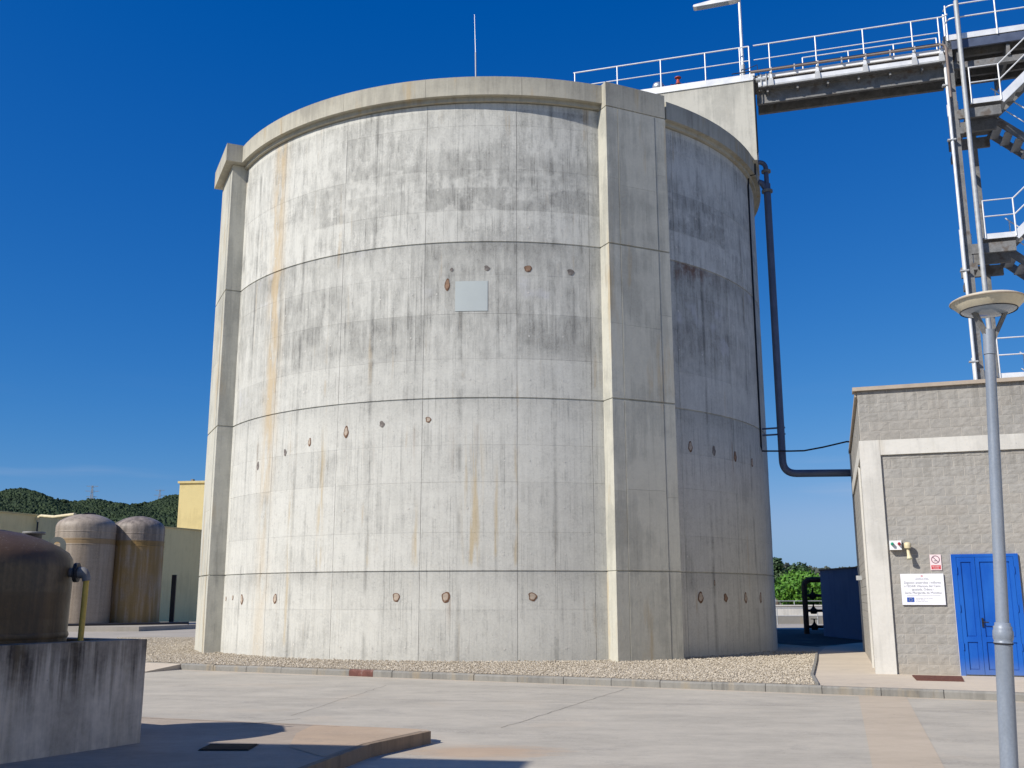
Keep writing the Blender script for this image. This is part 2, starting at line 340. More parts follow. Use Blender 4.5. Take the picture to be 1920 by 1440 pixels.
M['frpC'] = mat_frp('dark brown fibreglass', (.16, .115, .062), (.13, .078, .03), 1.6, .6, .62, (1.84, 2.02, (.07, .042, .022)))
M['gravel'] = mat_plain('gravel bed', (.40, .345, .26), .95, var=.35, sc=14, bump=.6)
g = NG('pebbles'); r = g.n('ShaderNodeNewGeometry').outputs['Random Per Island']
M['pebble'] = g.done(g.mix(g.ramp(r, 0, 1), (.34, .29, .215), (.56, .50, .40)), .9, 0, .2)
M['steelblue'] = mat_conc('blue grey tank wall', (.15, .20, .30), (.09, .12, .19), 2.7, .2, .0, .3)
M['grate'] = mat_plain('brown grating', (.14, .06, .045), .8, .1, var=.2, sc=20)
M['blackmetal'] = mat_plain('black iron', (.02, .02, .02), .7, .2)
M['green_lens'] = mat_plain('green lens', (.02, .27, .16), .3, spec=.5)
M['red_lens'] = mat_plain('red lens', (.30, .015, .03), .3, spec=.5)
M['cream_lens'] = mat_plain('cream lens', (.50, .50, .34), .4, spec=.5)
M['board'] = mat_plain('white board', (.83, .83, .86), .4, var=.02)
M['pinkboard'] = mat_plain('faded sign face', (.83, .66, .66), .4, var=.04)
M['ink'] = mat_plain('grey print', (.16, .17, .19), .6, var=.0)
M['inkp'] = mat_plain('purple print', (.20, .12, .16), .6, var=.0)
M['inkr'] = mat_plain('red print', (.55, .06, .07), .6, var=.0)
M['inkb'] = mat_plain('blue print', (.02, .08, .36), .6, var=.0)
M['inky'] = mat_plain('yellow print', (.75, .60, .08), .6, var=.0)
M['plate'] = mat_plain('pale blue grey blank', (.46, .50, .485), .75, var=.02, spec=.15)
M['silver'] = mat_plain('silver vent', (.55, .56, .57), .35, .7)
M['redvalve'] = mat_plain('red valve paint', (.40, .07, .04), .5)
M['trunk'] = mat_plain('bark', (.10, .075, .055), .9, var=.3, sc=2)
M['leaf_bright'] = mat_leaf('bright pine foliage', (.045, .14, .015), (.12, .26, .03))
M['leaf_dark'] = mat_leaf('dark tree foliage', (.025, .055, .02), (.07, .115, .045))
M['forest'] = mat_leaf('forest foliage', (.016, .032, .014), (.038, .062, .022), .8)
M['hill'] = mat_leaf('hill scrub forest', (.018, .032, .014), (.035, .055, .022), .9)
M['farscrub'] = mat_leaf('far scrub foliage', (.05, .065, .05), (.09, .10, .075), .8)
M['farhill'] = mat_plain('far hill scrub', (.19, .18, .15), .95, var=.5, sc=.03, dirt=((.28, .25, .18), .7))  # far hill and scrub tones paled for distance haze
M['anchor'] = mat_plain('rusty anchor rim', (.155, .085, .05), .9, var=.45, sc=9, dirt=((.30, .24, .19), .6))
M['patch_grey'] = mat_plain('grey patch', (.17, .15, .135), .9, var=.4, sc=8, dirt=((.30, .27, .24), .7))
M['plug_pale'] = mat_plain('pale plug mortar', (.42, .345, .27), .9, var=.25, sc=9)
M['plug_brown'] = mat_plain('brown plug mortar', (.27, .17, .11), .9, var=.3, sc=9)

# ------------------------------------------------------------------ mesh helpers
class MB:
    def __init__(s): s.v = []; s.f = []; s.sm = []
    def add(s, vs, fs, smooth=False):
        o = len(s.v); s.v += [tuple(v) for v in vs]; s.f += [tuple(i + o for i in f) for f in fs]; s.sm += [smooth] * len(fs); return s
    def hexa(s, b, t):    # four bottom, four top points (counter-clockwise seen from above)
        return s.add(list(b) + list(t), [(3, 2, 1, 0), (4, 5, 6, 7), (0, 1, 5, 4), (1, 2, 6, 5), (2, 3, 7, 6), (3, 0, 4, 7)])
    def box(s, x0, x1, y0, y1, z0, z1):
        q = [(x0, y0), (x1, y0), (x1, y1), (x0, y1)]
        return s.hexa([(a, b, z0) for a, b in q], [(a, b, z1) for a, b in q])
    def prism(s, poly, z0, z1):
        n = len(poly)
        return s.add([(a, b, z0) for a, b in poly] + [(a, b, z1) for a, b in poly],
                     [tuple(range(n - 1, -1, -1)), tuple(range(n, 2 * n))] + [(i, (i + 1) % n, n + (i + 1) % n, n + i) for i in range(n)])
    def sheet(s, poly, z): return s.add([(a, b, z) for a, b in poly], [tuple(range(len(poly)))])
    def beam(s, p, q, w, h, up=(0, 0, 1)):       # rectangular bar from p to q
        p, q = Vector(p), Vector(q); d = (q - p).normalized(); u = Vector(up)
        if abs(d.dot(u)) > .98: u = Vector((1, 0, 0))
        a = d.cross(u).normalized() * (w / 2); b = a.cross(d).normalized() * (h / 2)
        r = [-a - b, a - b, a + b, -a + b]
        return s.add([p + k for k in r] + [q + k for k in r], [(3, 2, 1, 0), (4, 5, 6, 7), (0, 1, 5, 4), (1, 2, 6, 5), (2, 3, 7, 6), (3, 0, 4, 7)])
    def tube(s, pts, r, n=10, caps=True):
        pts = [Vector(p) for p in pts]; rr = r if isinstance(r, (list, tuple)) else [r] * len(pts)
        rings = []; prev = None
        for i, p in enumerate(pts):
            d = (pts[min(i + 1, len(pts) - 1)] - pts[max(i - 1, 0)]).normalized()
            if prev is None:
                a = d.cross(Vector((0, 0, 1)) if abs(d.z) < .9 else Vector((1, 0, 0))).normalized()
            else: a = (prev - d * prev.dot(d)).normalized()
            b = d.cross(a); prev = a
            rings.append([p + (a * math.cos(t) + b * math.sin(t)) * rr[i] for t in (2 * math.pi * k / n for k in range(n))])
        vs = [v for ring in rings for v in ring]; fs = []
        for i in range(len(pts) - 1):
            for k in range(n): fs.append((i * n + k, i * n + (k + 1) % n, (i + 1) * n + (k + 1) % n, (i + 1) * n + k))
        s.add(vs, fs, True)
        if caps:
            s.add(rings[0], [tuple(range(n - 1, -1, -1))]); s.add(rings[-1], [tuple(range(n))])
        return s
    def lathe(s, prof, n=32, c=(0, 0), caps=True):   # prof: (radius, z), bottom to top
        vs = [(c[0] + r * math.cos(2 * math.pi * k / n), c[1] + r * math.sin(2 * math.pi * k / n), z) for r, z in prof for k in range(n)]
        fs = [(i * n + k, i * n + (k + 1) % n, (i + 1) * n + (k + 1) % n, (i + 1) * n + k) for i in range(len(prof) - 1) for k in range(n)]
        s.add(vs, fs, True)
        if caps:
            s.add(vs[:n], [tuple(range(n - 1, -1, -1))]); s.add(vs[-n:], [tuple(range(n))])
        return s
    def mesh(s, name):
        me = bpy.data.meshes.new(name); me.from_pydata(s.v, [], s.f)
        me.polygons.foreach_set('use_smooth', s.sm); me.update(); return me
    def build(s, name, mat, parent=None, loc=(0, 0, 0)):
        return link(name, s.mesh(name), mat, parent, loc)

def link(name, me, mat, parent=None, loc=(0, 0, 0)):
    if mat and not me.materials: me.materials.append(mat if not isinstance(mat, str) else M[mat])
    o = bpy.data.objects.new(name, me); COL.objects.link(o); o.location = loc
    if parent: o.parent = parent
    return o
def tag(o, label=None, cat=None, group=None, kind=None):
    if label: o['label'] = label
    if cat: o['category'] = cat
    if group: o['group'] = group
    if kind: o['kind'] = kind
    return o
def thing(name, label, cat, loc=(0, 0, 0), rotz=0.0, group=None):
    o = bpy.data.objects.new(name, None); COL.objects.link(o); o.location = loc; o.rotation_euler = (0, 0, rotz); o.empty_display_size = .3
    return tag(o, label, cat, group)
def struct(o): o['kind'] = 'structure'; return o

def arc(p, c, q, n=6):      # quarter bend from p to q round corner c
    p, c, q = Vector(p), Vector(c), Vector(q)
    return [p * (1 - t) ** 2 + c * 2 * t * (1 - t) + q * t * t for t in (i / n for i in range(n + 1))]
def text_mesh(s, size, align='CENTER'):
    cu = bpy.data.curves.new('t', 'FONT'); cu.body = s; cu.size = size; cu.align_x = align; cu.resolution_u = 2
    o = bpy.data.objects.new('t', cu); COL.objects.link(o); bpy.context.view_layer.update()
    me = bpy.data.meshes.new_from_object(o.evaluated_get(bpy.context.evaluated_depsgraph_get()))
    bpy.data.objects.remove(o); bpy.data.curves.remove(cu); return me

# ================================================================== SETTING: ground, road, walk
ZR = -0.13
# kerb line
KA, KB = Vector((-7.92, 25.05)), Vector((12.6, 15.13)); KD = (KB - KA).normalized(); KN = Vector((-KD.y, KD.x))   # KN points away from camera
struct(MB().sheet([(-3000, -3000), (3000, -3000), (3000, 3000), (-3000, 3000)], -0.6).build('terrain', 'earth'))
road_poly = [(-60, -30), (60, -30), (60, 90), (-60, 90)]
struct(MB().sheet(road_poly, ZR).build('road', 'road'))
# raised yard behind the kerb line: left wing keeps a drive-in apron
K0 = KA + KN * .12; K1 = KB + KN * .12
yard = [(K0.x, K0.y), (K1.x, K1.y), (59, -6), (59, 62), (-16.0, 62), (-26, 62), (-26, 34.0)]
struct(MB().prism(yard, ZR - .4, 0.0).build('yard', 'yard'))
av = [(-7.93, 25.10, -.004), (-26, 33.94, -.004), (-27.0, 31.6, ZR + .003), (-8.5, 23.9, ZR + .003), (-7.93, 25.10, ZR - .05), (-8.5, 23.9, ZR - .05)]
struct(MB().add(av, [(3, 2, 1, 0), (0, 4, 5, 3)]).build('apron', 'walk'))
# gravel bed
GE = [(5.43, 18.9), (5.95, 20.93), (6.57, 22.92), (7.45, 25.76), (8.39, 28.9), (9.6, 32.5), (9.0, 38), (5, 43.4), (-1, 45), (-8, 43.5), (-15.8, 41.6), (-13.9, 36.6), (-11.0, 29.0), (-9.95, 26.35)]
gp = [(K0.x + KD.x * t, K0.y + KD.y * t) for t in np.linspace(.2, 14.75, 3)]
gbed = [(K0.x + KD.x * .15, K0.y + KD.y * .15 + .02)] + [(K0.x + KD.x * 14.75, K0.y + KD.y * 14.75)] + GE[1:14]
bed = struct(MB().sheet(gbed, .004).build('gravel_bed', 'gravel'))
# pebbles, thick where the photo shows them
def inside(px, py, poly):
    c = np.zeros(len(px), bool); n = len(poly); j = n - 1
    for i in range(n):
        xi, yi = poly[i]; xj, yj = poly[j]
        c ^= ((yi > py) != (yj > py)) & (px < (xj - xi) * (py - yi) / (yj - yi + 1e-12) + xi); j = i
    return c
N = 190000
px = rng.uniform(-15.9, 9.8, N); py = rng.uniform(18.5, 41.5, N)
ok = inside(px, py, gbed) & (np.hypot(px - TX, py - TY) > TR - .05) & ((py < 30) | (px < -7)) & (rng.uniform(0, 1, N) < np.where(py < 29, 1, .45))
px, py = px[ok], py[ok]; n = len(px)
rad = rng.uniform(.012, .028, n); ax = rng.uniform(.7, 1.3, (n, 3)) * rad[:, None]; ax[:, 2] *= .75
th = rng.uniform(0, 6.28, n)
oc = np.array([(1, 0, 0), (-1, 0, 0), (0, 1, 0), (0, -1, 0), (0, 0, 1), (0, 0, -1)], float)
of = np.array([(0, 2, 4), (2, 1, 4), (1, 3, 4), (3, 0, 4), (2, 0, 5), (1, 2, 5), (3, 1, 5), (0, 3, 5)])
v = oc[None] * ax[:, None, :] * rng.uniform(.75, 1.15, (n, 6, 1))
cx, sx = np.cos(th)[:, None], np.sin(th)[:, None]
vx = v[:, :, 0] * cx - v[:, :, 1] * sx; vy = v[:, :, 0] * sx + v[:, :, 1] * cx
dist_t = np.hypot(px - TX, py - TY) - TR
heap = .035 * np.exp(-dist_t / .8)            # raked up against the wall
mound = rng.uniform(.006, .022, n) + heap * rng.uniform(.5, 1, n)
V = np.stack([vx + px[:, None], vy + py[:, None], v[:, :, 2] + mound[:, None]], 2).reshape(-1, 3)
F = (of[None] + (np.arange(n) * 6)[:, None, None]).reshape(-1, 3)
me = bpy.data.meshes.new('pebbles'); me.from_pydata(V.tolist(), [], F.tolist()); me.update()
tag(link('gravel', me, 'pebble'), kind='stuff')

# sidewalk in front of the utility building (4 mm above the yard)
walk = [(K0.x + KD.x * 14.82, K0.y + KD.y * 14.82), (K1.x, K1.y), (20, 14), (20, 40), (12, 36), (9.9, 33), (8.46, 28.9), (7.52, 25.76), (6.64, 22.92), (6.02, 20.93)]
struct(MB().sheet(walk, .004).build('pavement', 'walk'))
# dark sheet laid to deepen the shade on the back yard
struct(MB().sheet([(9.7, 33.2), (12.0, 36.2), (20, 40.2), (40, 40.2), (40, 51.5), (6, 51.5), (6, 46)], .004).build('shade_sheet', 'shade_sheet'))
# kerb with its stones
kerb = struct(MB().hexa([(*(KA + KD * a + KN * b), ZR - .1) for a, b in ((.05, .02), (22.6, .02), (22.6, .115), (.05, .115))],
                        [(*(KA + KD * a + KN * b), -.012) for a, b in ((.05, .02), (22.6, .02), (22.6, .115), (.05, .115))]).build('kerb', 'joint'))
t = 0.0; k = 0
while t < 22.5:
    L = random.choice((.98, 1.0, 1.0, .99)); red = False
    if 6.02 > t > 3.6 and not red and abs(t - 3.95) < .5 and k < 50: pass
    a0, a1 = t + .006, min(t + L - .006, 22.6); dz = random.uniform(-.008, .006); dn = random.uniform(-.006, .006)
    c = .022
    prof = [(-.0 + dn, ZR - .15), (-.0 + dn, -.004 + dz - c), (c + dn, .006 + dz), (.12, .006 + dz), (.12, ZR - .15)]
    P0 = [(*(KA + KD * a0 + KN * x), z) for x, z in prof]; P1 = [(*(KA + KD * a1 + KN * x), z) for x, z in prof]
    m = MB().add(P0 + P1, [(0, 1, 2, 3, 4), (9, 8, 7, 6, 5)] + [(i, 5 + i, 5 + (i + 1) % 5, (i + 1) % 5) for i in range(5)])
    m.build('kerb_stone', 'kerb', kerb)
    t += L; k += 1
# a red painted stretch of the kerb
a0, a1 = 4.84, 5.46
m = MB(); prof = [(-.010, ZR + .004), (-.010, -.022), (.020, .012), (.119, .012)]
P0 = [(*(KA + KD * a0 + KN * x), z) for x, z in prof]; P1 = [(*(KA + KD * a1 + KN * x), z) for x, z in prof]
tag(m.add(P0 + P1, [(i, i + 1, 5 + i, 4 + i) for i in range(3)]).build('painted_stretch', 'kerb_red', kerb), 'short red painted stretch of the kerb')
# narrow edging between gravel and pavement
ed = MB(); pts = [(5.46, 18.84), (5.98, 20.93), (6.60, 22.92), (7.48, 25.76), (8.42, 28.9)]
for (xa, ya), (xb, yb) in zip(pts, pts[1:]): ed.beam((xa, ya, .0), (xb, yb, .0), .06, .09)
struct(ed.build('gravel_edging', 'kerb'))
# beige strip crossing the road, gutter line and slab joints
struct(MB().sheet([(3.45, 10.2), (4.16, 10.2), (6.967, 18.71), (6.217, 18.94)], ZR + .004).build('road_strip', 'strip'))
def crack(pts, w, z, name):
    m = MB()
    for i, ((xa, ya), (xb, yb)) in enumerate(zip(pts, pts[1:])):
        d = Vector((xb - xa, yb - ya)).normalized(); nn = Vector((-d.y, d.x)) * w / 2
        m.add([(xa - nn.x, ya - nn.y, z), (xb - nn.x, yb - nn.y, z), (xb + nn.x, yb + nn.y, z), (xa + nn.x, ya + nn.y, z)], [(0, 1, 2, 3)])
    return struct(m.build(name, 'joint'))
def jag(a, b, n, amp):
    a, b = Vector(a), Vector(b); d = (b - a).normalized(); nn = Vector((-d.y, d.x))
    return [tuple(a + (b - a) * (i / n) + nn * random.uniform(-amp, amp) * (0 < i < n)) for i in range(n + 1)]
crack(jag((-.145, 13.87), (2.2, 19.85), 22, .025), .009, ZR + .004, 'road_joint')
crack(jag((-3.2, 15.3), (-2.45, 20.5), 20, .03), .007, ZR + .004, 'road_joint')
crack(jag((-9.5, 19.0), (9.5, 15.6), 26, .02), .010, ZR + .0045, 'road_joint')
crack(jag((-.6, 20.4), (1.7, 19.3), 10, .015), .012, ZR + .005, 'road_joint')

# raised service platform in the foreground
plat = [(-30, 18.9), (-4.95, 14.02), (-2.09, 13.02), (-1.06, 12.70), (-.985, 12.60), (-.99, 12.45), (-1.547, 11.393), (-1.925, 9.868), (-4.2, 2.0), (-30, 2)]
struct(MB().prism(plat, ZR - .3, 0.0).build('platform', 'platform'))
struct(MB().sheet([(-2.45, 13.10), (-1.13, 12.66), (-1.06, 12.5), (-1.60, 11.44), (-1.85, 10.5), (-2.35, 11.2), (-2.5, 12.3)], .004).build('platform_patch', 'slabred'))
# dark-coloured rim slabs along the platform's front edge, one by one, rounded like cast kerb
rimp = [(-.985, 12.45), (-1.547, 11.393), (-1.925, 9.868), (-2.6, 7.5)]
rim = MB()
for (xa, ya), (xb, yb) in zip(rimp, rimp[1:]):
    rim.beam((xa, ya, -.065), (xb, yb, -.065), .075, .146)
struct(rim.build('platform_kerb', 'platform_edge_shade'))
crack(jag((-4.9, 13.9), (-2.1, 12.9), 8, .012), .014, .0045, 'platform_joint')
crack(jag((-3.35, 13.1), (-2.75, 13.75), 4, .012), .02, .005, 'platform_joint')
# iron drain cover
dr = thing('drain_cover', 'dark iron drain cover let into the shaded platform', 'drain cover', (-2.97, 11.16, 0))
MB().box(-.26, .26, -.22, .22, .003, .008).build('pit', 'blackmetal', dr)
for i in range(9): MB().box(-.25, .25, -.20 + i * .046, -.18 + i * .046, .008, .016).build('bar', 'blackmetal', dr)

# ================================================================== THE TANK
tank = thing('digester_tank', 'huge round concrete digester tank with buttresses and overhanging rim', 'storage tank', (TX, TY, 0))
def pol(a, r, z=0.0): a = R_(a); return (r * math.sin(a), -r * math.cos(a), z)
def curved(name, a0, a1, r0, r1, z0, z1, mat, parent, nseg=None, dr=0.0):
    """block of a cylinder wall between two angles; true radial normals"""
    n = nseg or max(2, int(math.ceil((a1 - a0) / 2.6)))
    A = [a0 + (a1 - a0) * i / n for i in range(n + 1)]
    vs, fs, nr = [], [], []
    def quadstrip(fa, fb, fn):
        o = len(vs)
        for a in A: vs.append(fa(a)); vs.append(fb(a)); nr.append(fn(a)); nr.append(fn(a))
        for i in range(n): fs.append((o + 2 * i, o + 2 * i + 2, o + 2 * i + 3, o + 2 * i + 1))
    quadstrip(lambda a: pol(a, r1, z0), lambda a: pol(a, r1, z1), lambda a: pol(a, 1))
    quadstrip(lambda a: pol(a, r1, z1), lambda a: pol(a, r0, z1), lambda a: (0, 0, 1))
    quadstrip(lambda a: pol(a, r0, z0), lambda a: pol(a, r1, z0), lambda a: (0, 0, -1))
    for a, s in ((a0, -1), (a1, 1)):
        o = len(vs); vs.extend([pol(a, r0, z0), pol(a, r1, z0), pol(a, r1, z1), pol(a, r0, z1)]); t = pol(a + 90, s); nr.extend([t] * 4)
        fs.append((o, o + 1, o + 2, o + 3) if s < 0 else (o + 3, o + 2, o + 1, o))
    me = bpy.data.meshes.new(name); me.from_pydata(vs, [], fs); me.polygons.foreach_set('use_smooth', [True] * len(fs)); me.update()
    me.normals_split_custom_set_from_vertices(nr)
    return link(name, me, mat, parent)
ZW = 14.67
MB().lathe([(TR - .03, -.3), (TR - .03, ZW)], 160, caps=False).build('core_wall', 'tank', tank)
MB().lathe([(TR - .1, ZW - .05), (TR - .1, 15.25), (0.01, 15.30)], 96, caps=False).build('roof', 'coping', tank)
B1, B2 = -65.7, 25.15                       # buttress centre lines
gap = .035 / TR * 57.3
joints = [-57.5, -42.05, -26.6, -11.1, 4.4, 17.0, 19.35]
right = [33.0, 34.6, 49.85, 65.3, 80.75, 96.2]
lifts = [(-.3, 2.165, [1.25]), (2.20, 6.505, [3.13, 4.38, 5.32]), (6.545, 10.69, [7.55, 8.75, 9.80]), (10.73, ZW, [11.60, 12.76, 14.02])]
spans = [(-59.75, -57.5)] + list(zip(joints, joints[1:])) + list(zip(right, right[1:]))
spans.append((96.2, 111.6)); spans.append((-110.0, -94.5)); spans.append((-94.5, -79.0)); spans.append((-79.0, -71.7))
jg = .0048 / TR * 57.3
for zi, (za, zb, rows) in enumerate(lifts):
    zz = [za] + rows + [zb]
    for a0, a1 in spans:
        for z0, z1 in zip(zz, zz[1:]):
            dr = random.uniform(-.002, .002)
            curved('wall_panel', a0 + jg, a1 - jg, TR - .035, TR + dr, z0 + (.0014 if z0 != za else 0), z1 - (.0014 if z1 != zb else 0), 'tank', tank)
# ledge below the coping, coping in lengths
RC, ZC0, ZC1 = 9.225, 14.805, 15.335
for a0, a1 in [(-59.2, 19.6), (32.6, 112), (-112, -72)]:
    curved('corbel', a0, a1, TR - .2, TR + .10, ZW + .02, ZC0, 'coping', tank)
cop = [-58.0, -42.0, -26.6, -11.1, 5.2, 19.6]
for a0, a1 in list(zip(cop, cop[1:])) + [(32.4 + i * 15.6, 32.4 + (i + 1) * 15.6) for i in range(14)]:
    curved('coping_segment', a0 + .02, a1 - .02, TR - .35, RC + random.uniform(-.004, .004), ZC0, ZC1, 'coping', tank)
def on_wall(a, z, r=TR): return Vector(pol(a, r, z))
# buttresses: frame of each: outward o, along t
def buttress(th, half, depth, cap_over, zcapb):
    a = R_(th); o = Vector((math.sin(a), -math.cos(a), 0)); tt = Vector((math.cos(a), math.sin(a), 0))
    def pt(s, d, z): p = o * d + tt * s; return (p.x, p.y, z)
    r_in = math.sqrt(TR * TR - half * half) - .06; rf = TR + depth
    def blk(s0, s1, d0, d1, z0, z1): return MB().hexa([pt(s0, d1, z0), pt(s1, d1, z0), pt(s1, d0, z0), pt(s0, d0, z0)], [pt(s0, d1, z1), pt(s1, d1, z1), pt(s1, d0, z1), pt(s0, d0, z1)])
    bt = blk(-half + .02, half - .02, r_in, rf - .03, -.3, zcapb).build('buttress', 'buttress', tank)
    for za, zb, rows in lifts:
        zb2 = min(zb, zcapb - .03) if zb < ZW else zcapb - .03
        # cheeks and front boards of this lift
        w1 = half - .36
        for s0, s1, e in ((-half, -w1 - .007, 0), (-w1 + .007, w1 - .007, .006), (w1 + .007, half, 0)):
            zz = [za, (za + zb2) / 2 + random.uniform(-.3, .3), zb2] if zb2 - za > 3 else [za, zb2]
            for z0, z1 in zip(zz, zz[1:]):
                blk(s0, s1, rf - .035, rf + e, z0 + .002, z1 - .002).build('board_panel', 'buttress', bt)
        for sg in (-1, 1):
            s0, s1 = sorted((sg * half, sg * (half - .03)))
            blk(s0, s1, r_in, rf - .036, za, zb2).build('cheek_panel', 'buttress', bt)
    c = cap_over
    blk(-half - c, half + c, TR - .3, rf + c, zcapb, ZC1 + (.03 if c else .02)).build('cap_block', 'coping', tank)
buttress(B1, 1.0, .40, .24, 14.80)
buttress(B2, .955, .40, .0, 14.66)
# rusty anchor patches on the wall (angle, height, half width, half height)
for a, z, hw, hh in [(-24.8, 5.78, .085, .16), (-18.1, 5.92, .08, .09), (-10.1, 5.98, .08, .09), (-46.6, 5.15, .07, .12), (-32.5, 5.6, .06, .12), (-38.5, 5.4, .06, .11), (4.4 + 1.9, 9.98, .11, .11), (-.6, 9.98, .08, .08), (13.6, 9.95, .10, .10), (-7.2, 9.55, .08, .17), (-6.5, 9.96, .05, .05),
                         (-14.9, 1.55, .10, .135), (-6.8, 1.55, .115, .16), (6.75, 1.56, .115, .125), (-39.4, 1.52, .085, .135), (-50.0, 1.5, .09, .15), (-54.0, 1.55, .05, .08), (-57.6, 1.52, .05, .08),
                         (37.8, 1.54, .12, .15), (44.6, 1.53, .10, .12), (51.5, 1.53, .10, .15), (58.5, 1.53, .10, .16), (41.6, 1.92, .03, .09),
                         (36.7, 5.52, .09, .15), (43.0, 5.5, .085, .14), (50.0, 5.45, .09, .15), (57.5, 5.4, .08, .16)]:
    n = 18; ph = random.uniform(0, 6); hw *= .9; hh *= .92
    def blob(k, y, wob): return [(hw * k * (1 + wob * math.sin(3 * t + ph) + wob * .6 * math.sin(5 * t)) * math.sin(t), y, hh * k * (1 + wob * math.sin(2 * t + ph)) * math.cos(t)) for t in (2 * math.pi * i / n for i in range(n))]
    def fan(name, k, y, wob, mat, par, loc):
        r0, r1 = blob(k, y, wob), blob(k * .97, y - .003, wob)
        o = MB().add(r1 + r0, [tuple(range(n))] + [(i, n + i, n + (i + 1) % n, (i + 1) % n) for i in range(n)]).build(name, mat, par, loc); return o
    kind = 'rusty' if (z < 2 or hh > .13) else random.choice(('rusty', 'grey', 'grey'))
    o = fan('anchor_patch', 1.0, 0, .14, 'anchor' if kind == 'rusty' else 'patch_grey', tank, on_wall(a, z, TR + .004)); o.rotation_euler = (0, 0, R_(a))
    if kind == 'rusty':
        pk = random.choice(('plug_pale', 'plug_pale', 'plug_pale', 'plug_brown'))
        fan('mortar_plug', random.uniform(.66, .76), -.0035, .12, pk, o, (random.uniform(-.1, .1) * hw, 0, .08 * hh))
# small pale tie-hole plugs, far too many to name
plug = MB()
def plugs_at(a, z):
    a += random.uniform(-.15, .15); z += random.uniform(-.03, .03); r = random.uniform(.020, .032)
    ctr = on_wall(a, z, TR + .0055); t = Vector(pol(a + 90, 1))
    plug.add([ctr + t * (r * math.cos(k * math.pi / 3)) + Vector((0, 0, r * math.sin(k * math.pi / 3))) for k in range(6)], [tuple(range(6))])
for a0 in (-57.5, -42.05, -26.6, -11.1, 4.4, 33.0, 49.85):
    for da in (2.0, 7.7, 13.4):
        if a0 == 4.4 and da > 11: continue
        for z in (.35, 2.62, 3.75, 4.93, 7.0, 8.15, 9.3, 11.15, 12.2, 13.4): plugs_at(a0 + da, z)
tag(plug.build('tie_hole_plug', 'white_conc', tank), kind='stuff')
# flat square added where a patch of the wall is blanked out
tag(curved('blanked_patch', -5.86, -.44, TR - .02, TR + .012, 8.82, 9.63, 'plate', tank), 'plain pale blue grey square over a blanked patch of the curved wall')
# concrete stair wall on the roof carrying the walkway
WD = Vector((.957, -.290, 0)); WN = Vector((.290, .957, 0)); WO = Vector((4.62, 31.02, 0))    # walkway front edge
def wp(x, y, z): p = WO + WD * x + WN * y; return (p.x, p.y, z)
def wl(x, y, z): p = WO + WD * x + WN * y; return (p.x - TX, p.y - TY, z)
def wbox(x0, x1, y0, y1, z0, z1, f=wp): q = [(x0, y0), (x1, y0), (x1, y1), (x0, y1)]; return MB().hexa([f(a, b, z0) for a, b in q], [f(a, b, z1) for a, b in q])
wbox(-1.2, 3.36, .02, 1.35, 15.2, 18.02, wl).build('stair_wall', 'slab_wall', tank)

# ================================================================== roof fittings
an = thing('lightning_rod', 'thin lightning rod on the tank rim against the sky', 'antenna', (-.97 + .0, 25.35, 15.33))
MB().tube([(0, 0, 0), (-.015, 0, .9)], .020, 8).build('base_tube', 'galv', an)
MB().tube([(-.015, 0, .9), (-.05, 0, 2.06)], [.013, .008], 6).build('rod', 'rail', an)
ve = thing('roof_vent', 'small silver domed vent behind the roof railing', 'vent', (4.99, 31.5, 17.9))
MB().lathe([(.17, 0), (.17, .45), (.20, .46), (.20, .62), (.17, .70), (.09, .74), (.01, .75)], 18).build('vent_cap', 'silver', ve)
MB().lathe([(.23, -.02), (.23, .05)], 18).build('base_flange', 'galv_dark', ve)
va = thing('roof_valve', 'small red valve behind the roof railing', 'valve', (5.66, 31.45, 17.95))
MB().box(-.3, .3, -.15, .15, 0, .45).build('valve_plinth', 'darkmetal', va)
MB().tube([(-.26, 0, .56), (.30, 0, .56)], .055, 10).build('valve_body', 'redvalve', va)
MB().lathe([(.10, .5), (.13, .60), (.06, .68), (.04, .85)], 12).build('bonnet', 'redvalve', va)
MB().lathe([(.11, .85), (.11, .875)], 14).build('hand_wheel', 'redvalve', va)
MB().tube([(-.45, .1, 0), (-.45, .1, .62)], .02, 6).build('stay_rod', 'galv', va)

# ================================================================== WALKWAY (steel bridge)
ww = thing('steel_walkway', 'steel footbridge with white railing from tank roof to stair tower', 'footbridge', wp(0, 0, 0))
ox, oy = WO.x, WO.y
def wt(x, y, z): p = WD * x + WN * y; return (p.x, p.y, z)
XL, XS, XE = -2.6, 3.42, 9.15
ZD = 18.12
tag(wbox(XL, XE, .05, 1.25, ZD - .05, ZD, wt).build('deck', 'galv_dark', ww), None)
wbox(XL, XS, -.015, .045, 17.96, ZD + .06, wt).build('toe_board', 'rail', ww)
# outer channel along the span: web and two flanges
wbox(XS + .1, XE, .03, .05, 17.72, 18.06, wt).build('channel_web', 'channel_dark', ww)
wbox(XS + .1, XE, -.04, .03, 17.96, 18.085, wt).build('top_flange', 'white_paint', ww)
wbox(XS + .1, XE, -.05, .03, 17.66, 17.715, wt).build('bottom_flange', 'galv', ww)
wbox(XS + .1, XE, -.03, .03, 17.72, 17.86, wt).build('lower_plate', 'rail', ww)
for yy in (.30, 1.0):
    wbox(XS + .02, XE, yy, yy + .02, 17.28, 17.64, wt).build('girder', 'galv_dark', ww)
    wbox(XS + .02, XE, yy - .012, yy + .11, 17.24, 17.28, wt).build('girder_flange', 'galv_dark', ww)
    wbox(XS + .02, XE, yy - .09, yy + .11, 17.64, 17.68, wt).build('girder_flange', 'galv_dark', ww)
for i in range(7):
    x = XS + .35 + i * .93
    if x < XE: wbox(x, x + .06, .06, 1.22, 17.50, 17.60, wt).build('cross_member', 'galv_dark', ww)
for i in range(6):
    x = XS + .3 + i * 1.1
    if x < XE: wbox(x, x + .02, .32, .42, 17.30, 17.62, wt).build('stiffener', 'galv_dark', ww)
